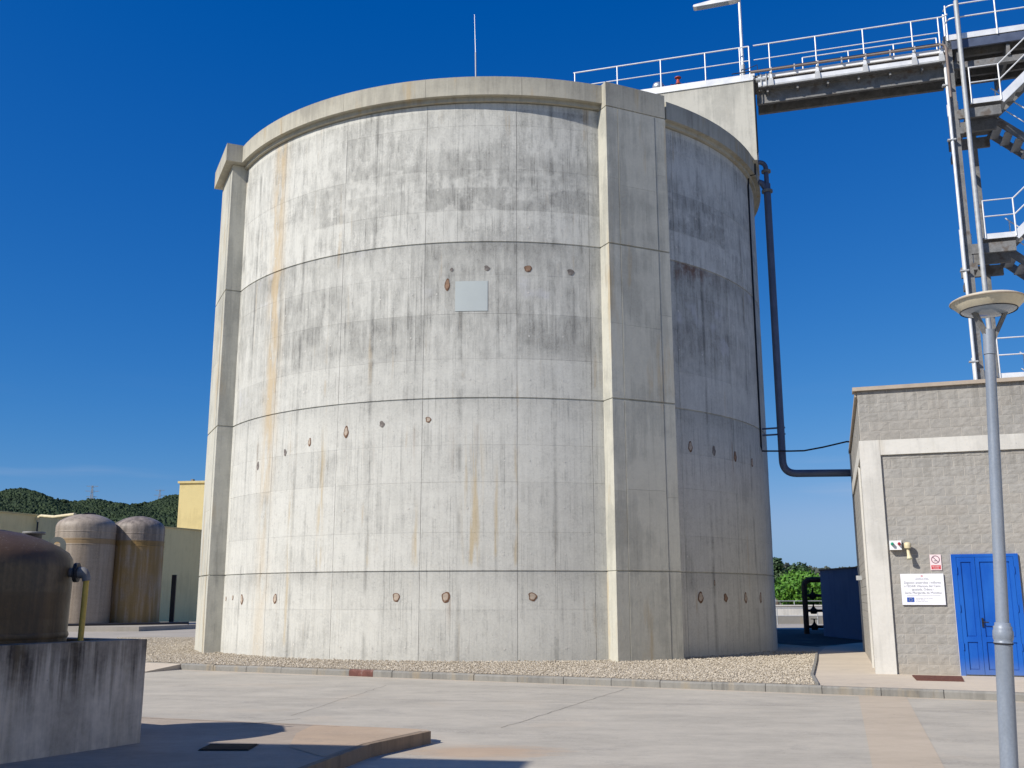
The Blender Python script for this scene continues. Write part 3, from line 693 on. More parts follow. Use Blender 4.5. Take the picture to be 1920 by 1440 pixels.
# railings, front and back
posts_f = [-2.55, -1.08, .39, 1.86, 2.98, 3.28, 3.92, 5.36, 6.80, 8.24, 9.02]
for x in posts_f:
    MB().tube([wt(x, 0, ZD - .03), wt(x, 0, 19.17)], .022, 8).build('rail_post', 'rail', ww)
    if x > 3.5:
        m = MB(); m.box(-.05, .05, -.035, .0, 17.74, 18.10)
        o = m.build('post_bracket', 'rail', ww, wt(x, -.045, 0)); o.rotation_euler = (0, 0, math.atan2(WD.y, WD.x))
        m = MB(); m.hexa([(-.09, -.05, 17.64), (.09, -.05, 17.64), (.09, .0, 17.64), (-.09, .0, 17.64)], [(-.07, -.03, 17.90), (.07, -.03, 17.90), (.07, .0, 17.90), (-.07, .0, 17.90)])
        o = m.build('bracket_foot', 'galv', ww, wt(x, -.055, 0)); o.rotation_euler = (0, 0, math.atan2(WD.y, WD.x))
for x0, x1 in ((XL, 3.28), (3.42, 9.05)):
    end = [] if x1 < 9 else arc(wt(9.05, 0, 19.17), wt(9.25, 0, 19.17), wt(9.3, 0, 19.24), 4)
    MB().tube([wt(x0, 0, 19.17), wt(x1, 0, 19.17)] + end[1:], .024, 8).build('handrail', 'rail', ww)
    MB().tube([wt(x0, 0, 18.66), wt(x1, 0, 18.66)], .018, 8).build('mid_rail', 'rail', ww)
for x in (4.95, 6.4, 7.8, 9.1): MB().tube([wt(x, 1.25, ZD - .03), wt(x, 1.25, 19.17)], .022, 8).build('rail_post', 'rail', ww)
for z in (19.17, 18.66): MB().tube([wt(4.95, 1.25, z), wt(9.1, 1.25, z)], .022, 8).build('handrail', 'rail', ww)
# service pipe and cable tray on the outside
pb = MB().tube([wt(3.30, -.13, 18.17), wt(9.0, -.13, 18.17)] + arc(wt(9.0, -.13, 18.17), wt(9.16, -.13, 18.17), wt(9.16, -.13, 18.0), 5)[1:] + [wt(9.16, -.13, 16.4)], .042, 10).build('service_pipe', 'pipe_brown', ww)
for i in range(8): 
    o = MB().box(-.02, .02, -.03, .06, 18.06, 18.24).build('pipe_clip', 'galv', ww, wt(3.95 + i * .72, -.13, 0)); o.rotation_euler = (0, 0, math.atan2(WD.y, WD.x))
MB().tube([wt(2.7, -.03, 18.26), wt(5.9, -.05, 18.27), wt(9.0, -.05, 18.27)], .016, 6).build('cable_run', 'cable', ww)
MB().tube([wt(3.45, -.02, 17.92), wt(3.75, -.02, 17.92)], .075, 12).build('pipe_end', 'galv', ww)
for x in (3.62, 3.78, 3.88): MB().tube([wt(x, -.06, 17.66), wt(x, -.06, 18.1)], .025, 8).build('riser', 'galv', ww)
MB().tube([wt(3.1, .0, 18.35), wt(3.52, -.05, 18.45), wt(3.54, -.05, 18.05)], .014, 6).build('cable_loop', 'cable', ww)
# bridge lamp
bl = thing('bridge_lamp', 'white arm lamp with flat head standing on the walkway', 'lamp', wp(3.05, .25, 18.12))
MB().tube([(0, 0, 0), (0, 0, 3.0)], [.055, .045], 10).build('pole', 'rail', bl)
MB().tube([(.0, 0, .0), (0, 0, .55)], .075, 10).build('pole_sleeve', 'galv', bl)
m = MB(); dx = -WD
pts = [(0.02, 2.93), (-.08, 3.03), (-.9, 3.03), (-1.5, 2.96), (-1.52, 2.90), (-1.45, 2.88), (-.2, 2.90)]
a = [(-.92 * 0 + WD.x * x - WN.x * .13, WD.y * x - WN.y * .13, z) for x, z in pts]; b = [(WD.x * x + WN.x * .13, WD.y * x + WN.y * .13, z) for x, z in pts]
n = len(pts); m.add(a + b, [tuple(range(n)), tuple(range(2 * n - 1, n - 1, -1))] + [(i, n + i, n + (i + 1) % n, (i + 1) % n) for i in range(n)])
m.build('lamp_head', 'rail', bl)
m = MB(); m.beam(tuple(WD * -.35 + Vector((0, 0, 2.885))), tuple(WD * -1.4 + Vector((0, 0, 2.875))), .17, .03); m.build('diffuser', 'glass', bl)

# ================================================================== STAIR TOWER
TC = Vector((13.35, 28.6, 0))
tw = thing('stair_tower', 'galvanised steel stair tower with zigzag flights behind the block building', 'stair tower', tuple(TC), math.atan2(-.290, .957))
def col(x, y, w, d, z0, z1, name, mat): return MB().box(x - w / 2, x + w / 2, y - d / 2, y + d / 2, z0, z1).build(name, mat, tw)
for x, y in ((.20, .1), (1.0, 2.3), (5.2, .1), (5.2, 2.3)):
    c = MB(); c.box(x - .01, x + .01, y - .11, y + .11, 0, 18.6); c.box(x - .11, x + .11, y - .13, y - .11, 0, 18.6); c.box(x - .11, x + .11, y + .11, y + .13, 0, 18.6); c.build('column', 'galv_dark', tw)
MB().tube([(.06, -.13, .0), (.06, -.13, 16.9)] + arc((.06, -.13, 16.9), (.06, -.13, 17.0), (.06, -.13, 17.1), 2)[1:] + [(.06, -.13, 18.0)], .048, 10).build('downpipe', 'rail', tw)
for z in (16.9, 15.1, 10.95, 8.2): MB().box(-.08, .16, -.2, -.06, z - .02, z + .02).build('pipe_clip', 'galv', tw)
MB().tube([(.52, -.25, 0), (.52, -.25, 19.62)], .072, 12).build('front_post', 'galv', tw)
# top platform
MB().box(.18, 5.6, -.02, 2.5, 18.42, 18.46).build('platform_deck', 'galv_dark', tw)
MB().box(.18, 5.6, -.05, -.03, 18.44, 18.62).build('toe_plate', 'rail', tw)
MB().box(.20, 5.6, -.03, .05, 18.14, 18.41).build('edge_beam', 'pipe', tw)
for y in (.55, 1.2, 1.9, 2.45): MB().box(.18, 5.6, y - .06, y + .06, 18.12, 18.40).build('floor_beam', 'galv_dark', tw)
for x in (.5, 1.9, 3.4, 4.9): MB().box(x - .05, x + .05, .06, 2.44, 17.75, 18.10).build('cross_beam', 'galv_dark', tw)
MB().box(.18, 5.4, .12, .30, 17.55, 17.74).build('main_beam', 'galv_dark', tw)
for x in (.22, 1.63, 3.05, 4.45): MB().tube([(x, -.06, 18.42), (x, -.06, 19.62)], .024, 8).build('rail_post', 'rail', tw)
for z in (19.62, 19.17): MB().tube(arc((.22, .25, z), (.22, -.06, z), (.5, -.06, z), 5) + [(5.6, -.06, z)], .024, 8).build('handrail', 'rail', tw)
MB().tube([(.2, .25, 18.0), (.2, .25, 19.5)], .035, 8).build('rail_post', 'rail', tw)
# landings and flights
for zt in (16.26, 11.93, 7.72, 3.4):
    MB().box(.62, 1.56, -.12, 2.3, zt - .06, zt - .02).build('landing', 'galv_dark', tw)
    MB().box(.66, 1.56, -.14, -.12, zt - .07, zt + .09).build('toe_plate', 'rail', tw)
    MB().box(.28, 1.5, -.06, .04, zt - .46, zt - .16).build('landing_beam', 'galv_dark', tw)
    MB().box(.28, 1.5, .9, 1.02, zt - .50, zt - .16).build('landing_beam', 'galv_dark', tw)
    MB().box(.28, 1.5, 2.2, 2.32, zt - .50, zt - .16).build('landing_beam', 'galv_dark', tw)
    MB().box(.30, .42, -.06, 2.3, zt - .95, zt - .75).build('bracket_beam', 'galv_dark', tw)
    for x in (.70, 1.52): MB().tube([(x, -.15, zt - .05), (x, -.15, zt + 1.12)], .024, 8).build('rail_post', 'rail', tw)
    for h in (1.12, .62): MB().tube([(.68, -.15, zt + h), (1.54, -.15, zt + h), (1.54 + 3.2, -.15, zt + h + 2.95)], .022, 8).build('handrail', 'rail', tw)
    for y in (.35, 2.2): MB().tube([(.36, y, zt - .75), (.36, y, zt + .3 + (.8 if y > 1 else 0))], .035, 8).build('rail_post', 'rail', tw)
    for z2 in (.3, ): MB().tube([(.36, .35, zt + z2), (.36, 2.2, zt + z2)], .02, 8).build('handrail', 'rail', tw)
    # front flight rises to the right, rear flight falls to the right
    for y, sgn, zo in ((-.12, 1, 0), (.92, 1, 0), (1.15, -1, -.02), (2.2, -1, -.02)):
        m = MB(); m.beam((1.5, y, zt - .05 + zo), (1.5 + 3.1, y, zt - .05 + zo + sgn * 2.86), .05, .24); m.build('stringer', 'rail' if y < 0 else 'galv_dark', tw)
    for i in range(11):
        xx = 1.62 + i * .28; 
        MB().box(xx - .13, xx + .13, -.09, .9, zt + .10 + i * .26 - .02, zt + .10 + i * .26 + .02).build('tread', 'galv', tw)
        MB().box(xx - .13, xx + .13, 1.18, 2.18, zt - .28 - i * .26 - .02, zt - .28 - i * .26 + .02).build('tread', 'galv', tw)
    MB().tube([(1.5, 1.1, zt + .95), (4.6, 1.1, zt + .95 - 2.86)], .022, 8).build('handrail', 'rail', tw)
    MB().tube([(1.5, 1.1, zt + .45), (4.6, 1.1, zt + .45 - 2.86)], .018, 8).build('mid_rail', 'rail', tw)
    for x in (1.6, 2.9, 4.2): MB().tube([(x, 1.1, zt - (x - 1.5) * .92), (x, 1.1, zt + .95 - (x - 1.5) * .92)], .02, 8).build('rail_post', 'rail', tw)
    for x in (2.7, 4.0): MB().tube([(x, -.15, zt + (x - 1.5) * .92), (x, -.15, zt + 1.12 + (x - 1.5) * .92)], .022, 8).build('rail_post', 'rail', tw)

# ================================================================== pipe and cable beside the tank
gpipe = thing('gas_pipe', 'tall grey blue pipe beside the tank bending into the block building', 'pipe', (8.2, 30.5, 0))
def gp_(x, z, y=0): return (x - 8.2, y, z)
MB().tube([gp_(7.80, 15.30)] + arc(gp_(8.0, 15.30), gp_(8.215, 15.30), gp_(8.215, 15.05), 6) + [gp_(8.215, 14.55)], .075, 14).build('top_bend', 'pipe', gpipe)
MB().tube([gp_(8.215, 14.55), gp_(8.215, 5.62)] + arc(gp_(8.215, 5.62), gp_(8.215, 5.21), gp_(8.62, 5.21), 8)[1:] + [gp_(10.75, 5.23)], .112, 18).build('pipe_run', 'pipe', gpipe)
for z, r in ((14.98, .15), (14.30, .175)):
    MB().lathe([(r, z - .035), (r, z + .035)], 16, (8.215 - 8.2, 0)).build('flange', 'galv_dark', gpipe)
MB().tube([gp_(7.95, 14.62), gp_(8.05, 14.60), gp_(8.215, 14.30)], .09, 12).build('side_branch', 'pipe', gpipe)
for z in (6.62, 6.42): MB().tube([gp_(7.6, z - .02, .2), gp_(8.35, z, 0)], .028, 8).build('wall_bracket', 'pipe', gpipe)
cb = MB()
def seg(a, r, z): p = on_wall(a, z, r); return (p.x + TX, p.y + TY, z)
shR = wp(3.38, .03, 18.0)
path = [wp(3.39, -.01, 18.0), wp(3.39, -.01, 15.45), seg(65.3, RC + .02, 15.3), seg(65.0, RC + .02, 14.82), seg(64.6, TR + .06, 14.78), seg(64.4, TR + .03, 14.4), seg(64.0, TR + .03, 10.0), seg(63.8, TR + .03, 6.0), seg(63.8, TR + .05, 5.86), (8.4, 30.2, 5.85), (8.8, 30.2, 5.86), (9.4, 30.3, 5.98), (10.2, 30.5, 6.18), (10.5, 30.7, 6.2)]
tag(cb.tube(path, .026, 6).build('cable', 'cable'), 'thin black cable running down the tank and across to the building', 'cable')

# ================================================================== UTILITY BUILDING
BA = -.3338
bd = thing('utility_building', 'grey split faced block utility building with white corner pier', 'building', (7.448, 21.479, 0), BA)
SK = -.306 / 9.48                         # the side wall is slightly out of square
BW, BDp, BH = 7.2, 9.4, 5.90
def sk(y): return SK * y
back = MB(); back.prism([(.10, .0595), (BW, .0595), (BW, BDp - .05), (.10 + sk(BDp), BDp - .05)], -.3, 5.75); back.build('wall', 'mortar', bd)
# white concrete frame
MB().hexa([(0, 0, -.3), (.41, 0, -.3), (.41, .35, -.3), (sk(.35), .35, -.3)], [(0, 0, 4.82), (.41, 0, 4.82), (.41, .35, 4.82), (sk(.35), .35, 4.82)]).build('corner_pier', 'white_conc', bd)
MB().box(.412, BW, .006, .059, 4.50, 4.818).build('lintel_band', 'white_conc', bd)
MB().box(.035, BW, .035, .059, 4.822, 5.90).build('parapet_backing', 'mortar', bd)
MB().hexa([(-.06, -.05, 5.905), (BW, -.05, 5.905), (BW, .35, 5.905), (-.06 + sk(.35), .35, 5.905)], [(-.06, -.05, 5.985), (BW, -.05, 5.985), (BW, .35, 5.985), (-.06 + sk(.35), .35, 5.985)]).build('parapet_cap', 'roofcap', bd)
# split-faced blocks: shared meshes with chipped faces
def block_mesh(w, h, d, seed):
    r = random.Random(seed); nx, nz = (5, 4); vs, fs = [], []
    for j in range(nz + 1):
        for i in range(nx + 1):
            edge = i in (0, nx) or j in (0, nz)
            y = -d + (0 if edge else -r.uniform(.000, .007))
            vs.append((w * i / nx + (0 if i in (0, nx) else r.uniform(-.012, .012)), y, h * j / nz + (0 if j in (0, nz) else r.uniform(-.008, .008))))
    k = nx + 1
    for j in range(nz):
        for i in range(nx): fs.append((j * k + i, j * k + i + 1, (j + 1) * k + i + 1, (j + 1) * k + i))
    o = len(vs); vs += [(0, 0, 0), (w, 0, 0), (w, 0, h), (0, 0, h)]
    fs += [tuple([o, o + 1] + [i for i in range(nx, -1, -1)]), tuple([o + 2, o + 3] + [nz * k + i for i in range(nx + 1)]),
           tuple([o + 3, o] + [j * k for j in range(nz + 1)]), tuple([o + 1, o + 2] + [j * k + nx for j in range(nz, -1, -1)])]
    me = bpy.data.meshes.new('block'); me.from_pydata(vs, [], fs); me.polygons.foreach_set('use_smooth', [False] * len(fs)); me.update(); me.materials.append(M['block']); return me
cache = {}
def blk_obj(u0, u1, z0, z1, y, seed, parent):
    key = (round(u1 - u0, 3), round(z1 - z0, 3), seed % 5)
    if key not in cache: cache[key] = block_mesh(u1 - u0, z1 - z0, .06, hash(key) & 0xffff)
    return link('block', cache[key], None, parent, (u0, y, z0))
J = .0042; UF = 3.4
stuffm = MB()
def course(z0, z1, ustart, phase, y, skip=None):
    u = ustart - phase
    while u < BW:
        a, b = max(u, ustart) + J, min(u + .4, BW) - J
        parts = [(a, b)]
        if skip and not (b < skip[0] or a > skip[1]):
            parts = []
            if a < skip[0] - .04: parts.append((a, skip[0] - J))
            if b > skip[1] + .04: parts.append((skip[1] + J, b))
        for p, q in parts:
            if q - p < .03: continue
            if p < UF: blk_obj(p, q, z0 + J, z1 - J, y, random.randrange(99), bd)
            else: stuffm.box(p, q, y - .065, y, z0 + J, z1 - J)
        u += .4
DO = (1.60, 2.86); DH = 2.46
for r in range(23):
    z0 = r * .2; z1 = min(z0 + .2, 4.495)
    if z1 - z0 < .04: continue
    course(z0, z1, .418, .2 * (r % 2), .115, DO if z0 < 2.35 else None)
for r in range(6):
    z0 = 4.822 + r * .2; z1 = min(z0 + .2, 5.90)
    if z1 - z0 < .04: continue
    course(z0, z1, .035, .2 * (r % 2), .045 + .045)
tag(stuffm.build('block_field', 'block', bd), kind='stuff')
# side wall: courses joined, seen edge on, with white frame and thin pier
sm = MB()
for r in range(29):
    z0 = r * .2; y = .36 - (.2 if r % 2 else 0)
    while y < BDp:
        a, b = max(y, .36) + J, min(y + .4, BDp) - J
        if b - a > .05: sm.hexa([(sk(a) + .04, a, z0 + J), (.16 + sk(a), a, z0 + J), (.16 + sk(b), b, z0 + J), (sk(b) + .04, b, z0 + J)], [(sk(a) + .04, a, z0 + .2 - J), (.16 + sk(a), a, z0 + .2 - J), (.16 + sk(b), b, z0 + .2 - J), (sk(b) + .04, b, z0 + .2 - J)])
        y += .4
tag(sm.build('side_blocks', 'block', bd), kind='stuff')
def sidebox(y0, y1, z0, z1, out, name, mat): 
    return MB().hexa([(sk(y0) - out, y0, z0), (.1 + sk(y0), y0, z0), (.1 + sk(y1), y1, z0), (sk(y1) - out, y1, z0)], [(sk(y0) - out, y0, z1), (.1 + sk(y0), y0, z1), (.1 + sk(y1), y1, z1), (sk(y1) - out, y1, z1)]).build(name, mat, bd)
sidebox(1.9, 2.1, 0, 4.49, .0, 'side_pier', 'white_conc'); sidebox(.352, BDp, 4.50, 4.82, .0, 'side_band', 'white_conc')
sidebox(.1, BDp, 5.80, 5.90, .02, 'side_cap', 'roofcap'); sidebox(BDp - .3, BDp, -.1, 5.79, .0, 'rear_pier', 'white_conc')
sidebox(7.0, 7.3, 2.0, 2.12, .10, 'wall_outlet', 'galv')
# double door
dm = MB(); y0 = .035
for a, b, z0, z1 in ((1.61, 1.70, 0, 2.395), (2.76, 2.85, 0, 2.395), (1.70, 2.76, 2.335, 2.395)): dm.box(a, b, y0 - .035, y0 + .04, z0, z1)
dr_ = dm.build('door_frame', 'door', bd)
def leaf(a, b, name):
    lf = MB().box(a, b, y0 - .005, y0 + .03, .03, 2.33)
    o = lf.build(name, 'door', bd); w = .075
    fr = MB()
    for p, q, z0, z1 in ((a, a + w, .03, 2.33), (b - w, b, .03, 2.33), (a + w, b - w, 2.24, 2.33), (a + w, b - w, .66, .76), (a + w, b - w, .03, .12)): fr.box(p, q, y0 - .03, y0 - .006, z0, z1)
    fr.build('leaf_frame', 'door', o)
    for z0, z1 in ((.76, 2.24), (.12, .66)): MB().box(a + w + .018, b - w - .018, y0 - .014, y0 - .006, z0 + .02, z1 - .02).build('panel', 'door', o)
    return o
l1 = leaf(1.705, 2.045, 'door_leaf'); l2 = leaf(2.052, 2.755, 'door_leaf')
hd = MB(); hd.box(2.075, 2.105, y0 - .055, y0 - .031, .95, 1.13); hd.tube([(2.09, y0 - .05, 1.05), (2.09, y0 - .10, 1.05), (2.20, y0 - .10, 1.045)], .011, 8); hd.build('handle', 'blackmetal', l2)
for z in (.5, 1.25, 2.0):
    MB().tube([(1.70, y0 - .045, z), (1.70, y0 - .045, z + .14)], .012, 8).build('hinge', 'door', l1); MB().tube([(2.76, y0 - .045, z), (2.76, y0 - .045, z + .14)], .012, 8).build('hinge', 'door', l2)
MB().box(2.87, 3.05, -.06, .04, .02, .22).build('door_stop', 'white_conc', bd)

# things fixed on the facade: frame of the building
cB, sB = math.cos(BA), math.sin(BA)
def bw(u, y, z): return (7.448 + u * cB - y * sB, 21.479 + u * sB + y * cB, z)
FY = .045      # face of the blocks
ib = thing('indicator_box', 'white indicator box with a green and a red lens', 'signal box', bw(.45, FY, 2.50), BA)
MB().box(0, .235, -.13, 0, 0, .19).build('housing', 'white_paint', ib)
for u, k in ((.055, 'green_lens'), (.19, 'red_lens')):
    MB().add(*[(lambda m: (m.v, m.f))(MB().tube([(u, -.13, .12), (u, -.20, .12), (u, -.215, .12)], [.032, .032, .02], 12))][0], smooth=True).build('lens', k, ib)
hn = thing('beacon_horn', 'cream alarm beacon with a conical horn beside the signal box', 'alarm', bw(.80, FY, 2.30), BA)
MB().box(-.02, .02, -.06, .0, .16, .30).build('wall_bracket', 'cream_lens', hn)
MB().lathe([(.065, .23), (.07, .27), (.07, .32), (.05, .345), (.01, .355)], 16, (0, -.13)).build('beacon_cap', 'cream', hn)
MB().lathe([(.02, .22), (.05, .23)], 14, (0, -.13)).build('beacon_neck', 'cream_lens', hn)
MB().tube([(0, -.12, .22), (.01, -.13, .10), (.02, -.15, .02)], [.028, .036, .055], 14).build('horn', 'cream', hn)
MB().tube([(.02, -.15, .02), (.021, -.153, .008)], .056, 14).build('horn_mouth', 'cream_lens', hn)
def flat_text(s, size, u, z, y, mat, parent, wmax=None, name='lettering', align='CENTER'):
    me = text_mesh(s, size, align); xs = [v.co.x for v in me.vertices]; w = max(xs) - min(xs)
    k = min(1, wmax / w) if wmax else 1
    for v in me.vertices: v.co = Vector((u + v.co.x * k, y, z + v.co.y))
    me.update(); return link(name, me, mat, parent)
# no smoking sign
ns = thing('prohibition_sign', 'small faded no smoking sign with a red foot panel', 'sign', bw(1.21, FY, 2.08), BA)
MB().box(0, .215, -.012, 0, 0, .315).build('plate', 'pinkboard', ns)
ring = MB(); nseg = 28; cx_, cz_, ro, ri = .1075, .215, .082, .066
for i in range(nseg):
    t0, t1 = 2 * math.pi * i / nseg, 2 * math.pi * (i + 1) / nseg
    ring.add([(cx_ + ro * math.cos(t0), -.0150, cz_ + ro * math.sin(t0)), (cx_ + ro * math.cos(t1), -.0150, cz_ + ro * math.sin(t1)), (cx_ + ri * math.cos(t1), -.0150, cz_ + ri * math.sin(t1)), (cx_ + ri * math.cos(t0), -.0150, cz_ + ri * math.sin(t0))], [(3, 2, 1, 0)])
ring.add([(cx_ - .055, -.0154, cz_ + .044), (cx_ + .044, -.0154, cz_ - .055), (cx_ + .055, -.0154, cz_ - .044), (cx_ - .044, -.0154, cz_ + .055)], [(0, 1, 2, 3)])
ring.build('ban_ring', 'inkp', ns)
MB().box(cx_ - .035, cx_ + .03, -.0146, -.0128, cz_ - .033, cz_ - .019).build('cigarette', 'ink', ns)
MB().box(.018, .197, -.0142, -.0124, .018, .10).build('foot_panel', 'inkr', ns)
flat_text('PROHIBIT', .034, .1075, .064, -.0160, 'pinkboard', ns, .15); flat_text('FUMAR', .034, .1075, .029, -.0160, 'pinkboard', ns, .15)
# project board
pb_ = thing('project_board', 'white project board with lettering and a blue flag emblem', 'sign', bw(.615, FY, 1.385), BA)
MB().box(0, .825, -.035, 0, 0, .625).build('panel', 'board', pb_)
Y = -.037
flat_text('Digestió anaeròbia i millores', .066, .4125, .425, Y, 'ink', pb_, .70); flat_text("a l'EDAR Vilanova del Camí,", .066, .4125, .355, Y, 'ink', pb_, .70)
flat_text('Igualada, Òdena i', .066, .4125, .288, Y, 'ink', pb_, .42); flat_text('Santa Margarida de Montbui', .066, .4125, .220, Y, 'ink', pb_, .70)
flat_text('Generalitat de Catalunya', .024, .4125, .528, Y, 'ink', pb_, .30); flat_text('Agència Catalana de l\'Aigua', .024, .4125, .502, Y, 'ink', pb_, .27)
em = MB()
for i in range(4): em.box(.394 + i * .010, .399 + i * .010, -.0372, -.0355, .562, .596)
em.build('crest', 'inkr', pb_)
MB().box(.10, .74, -.0372, -.0355, .178, .184).build('rule', 'ink', pb_)
fl = MB().box(.095, .235, -.0368, -.0355, .055, .150).build('flag', 'inkb', pb_)
st = MB()
for i in range(12):
    t = math.pi * i / 6; c0, c1 = .165 + .030 * math.cos(t), .1025 + .030 * math.sin(t)
    st.add([(c0 + (.0065 if k % 2 == 0 else .0028) * math.sin(k * math.pi / 5), -.0380, c1 + (.0065 if k % 2 == 0 else .0028) * math.cos(k * math.pi / 5)) for k in range(10)], [tuple(range(9, -1, -1))])
st.build('stars', 'inky', fl)
flat_text('Unió Europea. Fons de cohesió', .026, .26, .125, Y, 'ink', pb_, .50, align='LEFT'); flat_text('Projecte cofinançat', .024, .26, .095, Y, 'ink', pb_, .40, align='LEFT'); flat_text('una manera de fer Europa', .022, .26, .065, Y, 'ink', pb_, .36, align='LEFT')
# floor grating by the door
mt = thing('floor_grating', 'brown metal grating let into the pavement beside the blue door', 'grating', (0, 0, 0.006))
c4 = [(7.60, 19.74), (8.37, 19.46), (8.80, 20.55), (7.95, 20.86)]
MB().prism(c4, -.001, .012).build('frame', 'grate', mt)
for i in range(14):
    t = (i + .5) / 14; a = [c4[0][k] + (c4[3][k] - c4[0][k]) * t for k in (0, 1)]; b = [c4[1][k] + (c4[2][k] - c4[1][k]) * t for k in (0, 1)]
    MB().beam((*a, .017), (*b, .017), .03, .012).build('bar', 'grate', mt)

# ================================================================== STREET LAMP in front
LB = Vector((4.315, 9.3, ZR)); LT = Vector((4.535, 9.3, 4.03)); ld = (LT - LB)
sl = thing('street_lamp', 'blue grey street lamp with shallow cream bowl in the foreground', 'street lamp', tuple(LB))
def lp(t): return tuple(ld * t)
def lz(z): return tuple(ld * ((z - ZR) / (LT.z - ZR)))
MB().tube([lz(ZR), lz(1.13)], .074, 24).build('lower_pole', 'lamp', sl)
MB().tube([lz(1.30), lz(2.6), lz(4.0)], [.056, .052, .046], 24).build('upper_pole', 'lamp', sl)
zz = [(1.13, .080), (1.145, .080), (1.15, .076), (1.17, .084), (1.20, .087), (1.235, .086), (1.255, .078), (1.275, .080), (1.285, .068), (1.31, .066), (1.312, .05)]
MB().tube([lz(z) for z, r in zz], [r for z, r in zz], 28).build('collar', 'lamp', sl)
MB().tube([lz(1.122), lz(1.133)], .083, 24).build('joint_ring', 'cable', sl)
MB().tube([lz(3.78), lz(4.02)], .054, 20).build('head_socket', 'lamp', sl)
HX, HY, HZ = ld.x + .02, 0.0, ld.z
for sg in (-1, 1):
    a = Vector((HX - .01, 0, HZ - .15)); b = Vector((HX + sg * .155, -.02, HZ + .175))
    MB().beam(a, b, .05, .035).build('arm', 'galv_dark', sl)
bowl = MB().lathe([(.25, HZ + .175), (.262, HZ + .19), (.335, HZ + .262), (.338, HZ + .275), (.30, HZ + .295), (.18, HZ + .33), (.02, HZ + .345)], 40, (HX, HY), caps=False).build('bowl', 'bowl', sl)
MB().lathe([(.338, HZ + .259), (.344, HZ + .266), (.338, HZ + .274)], 40, (HX, HY), caps=False).build('rim_band', 'roofcap', bowl)
MB().lathe([(.252, HZ + .172), (.258, HZ + .18), (.25, HZ + .19)], 40, (HX, HY), caps=False).build('lens_ring', 'darkmetal', bowl)
MB().lathe([(.01, HZ + .135), (.12, HZ + .145), (.20, HZ + .160), (.249, HZ + .180)], 32, (HX, HY)).build('lens', 'glass', sl)

# ================================================================== FOREGROUND LEFT: containment wall and brown tank
cw = thing('containment_wall', 'low stained concrete containment wall in shade at the left', 'wall', (-4.04, 11.54, 0))
d = Vector((-.49, -.872)); nI = Vector((-.872, .49))
def cp(a, b): p = d * a + nI * b; return (p.x, p.y)
def cpr(a0, a1, b0, b1, z0, z1): q = [cp(a0, b0), cp(a0, b1), cp(a1, b1), cp(a1, b0)]; return MB().prism(q, z0, z1)
cpr(0, 7.5, .0, .25, -.2, 1.092).build('front_wall', 'contain', cw)
cpr(.0, .25, .252, 7.0, -.2, 1.09).build('end_wall', 'contain', cw)
cpr(.252, 7.5, .252, 7.0, -.2, .02).build('basin_floor', 'platform', cw)
BTX, BTY = -5.74, 11.12
bt = thing('brown_tank', 'dark brown domed fibreglass tank behind the low wall', 'tank', (BTX, BTY, 0))
MB().lathe([(.90, .03), (.905, .6), (.912, 1.5), (.92, 1.86), (.905, 1.96), (.86, 2.03), (.75, 2.10), (.58, 2.175), (.38, 2.235), (.2, 2.265), (.01, 2.275)], 64).build('shell', 'frpC', bt)
MB().lathe([(.915, 1.12), (.925, 1.15), (.915, 1.18)], 64, caps=False).build('rib_band', 'frpC', bt)
MB().lathe([(.06, 2.24), (.06, 2.33), (.095, 2.33), (.095, 2.355)], 20, (.10, -.12)).build('nozzle', 'darkmetal', bt)
MB().lathe([(.085, 2.16), (.085, 2.235), (.12, 2.235), (.12, 2.262), (.08, 2.265)], 20, (.40, .28)).build('manhole', 'galv_dark', bt)
lg = MB(); n = 12
def lug(y): return [(-.17, y, 0)] + [(.17 * -math.cos(math.pi * i / n), y, .10 + .17 * math.sin(math.pi * i / n)) for i in range(n + 1)] + [(.17, y, 0)]
o_ = lug(-.015); i_ = [(.06 * -math.cos(2 * math.pi * i / (len(o_))), -.015, .11 + .06 * math.sin(2 * math.pi * i / len(o_))) for i in range(len(o_))]
k = len(o_); A_ = o_ + i_; Bk = [(x, .015, z) for x, y, z in A_]
fs = [(i, i + 1, k + (i + 1) % k, k + i) if False else (i, (i + 1) % k, k + (i + 1) % k, k + i) for i in range(k)]
hole_r = .06
vs = []; fs = []
outer = o_; nO = len(outer); inner = [(hole_r * math.cos(math.pi - math.pi * 0 - 2 * math.pi * i / nO - .0) , 0, .11 + hole_r * math.sin(math.pi - 2 * math.pi * i / nO)) for i in range(nO)]
# match by angle so that the ring of quads stays tidy
def angp(p): return math.atan2(p[2] - .11, p[0])
inner = [(hole_r * math.cos(angp(p)), 0, .11 + hole_r * math.sin(angp(p))) for p in outer]
vs = [(p[0], -.018, p[2]) for p in outer] + [(p[0], -.018, p[2]) for p in inner] + [(p[0], .018, p[2]) for p in outer] + [(p[0], .018, p[2]) for p in inner]
for i in range(nO):
    j = (i + 1) % nO
    fs += [(i, j, nO + j, nO + i), (2 * nO + j, 2 * nO + i, 3 * nO + i, 3 * nO + j), (j, i, 2 * nO + i, 2 * nO + j), (nO + i, nO + j, 3 * nO + j, 3 * nO + i)]
lo = MB().add(vs, fs).build('lifting_lug', mat_plain('lug fibreglass', (.30, .31, .25), .6), bt, (.66, .30, 2.06)); lo.rotation_euler = (0, 0, R_(25)); lo.scale = (.55, .8, .55)
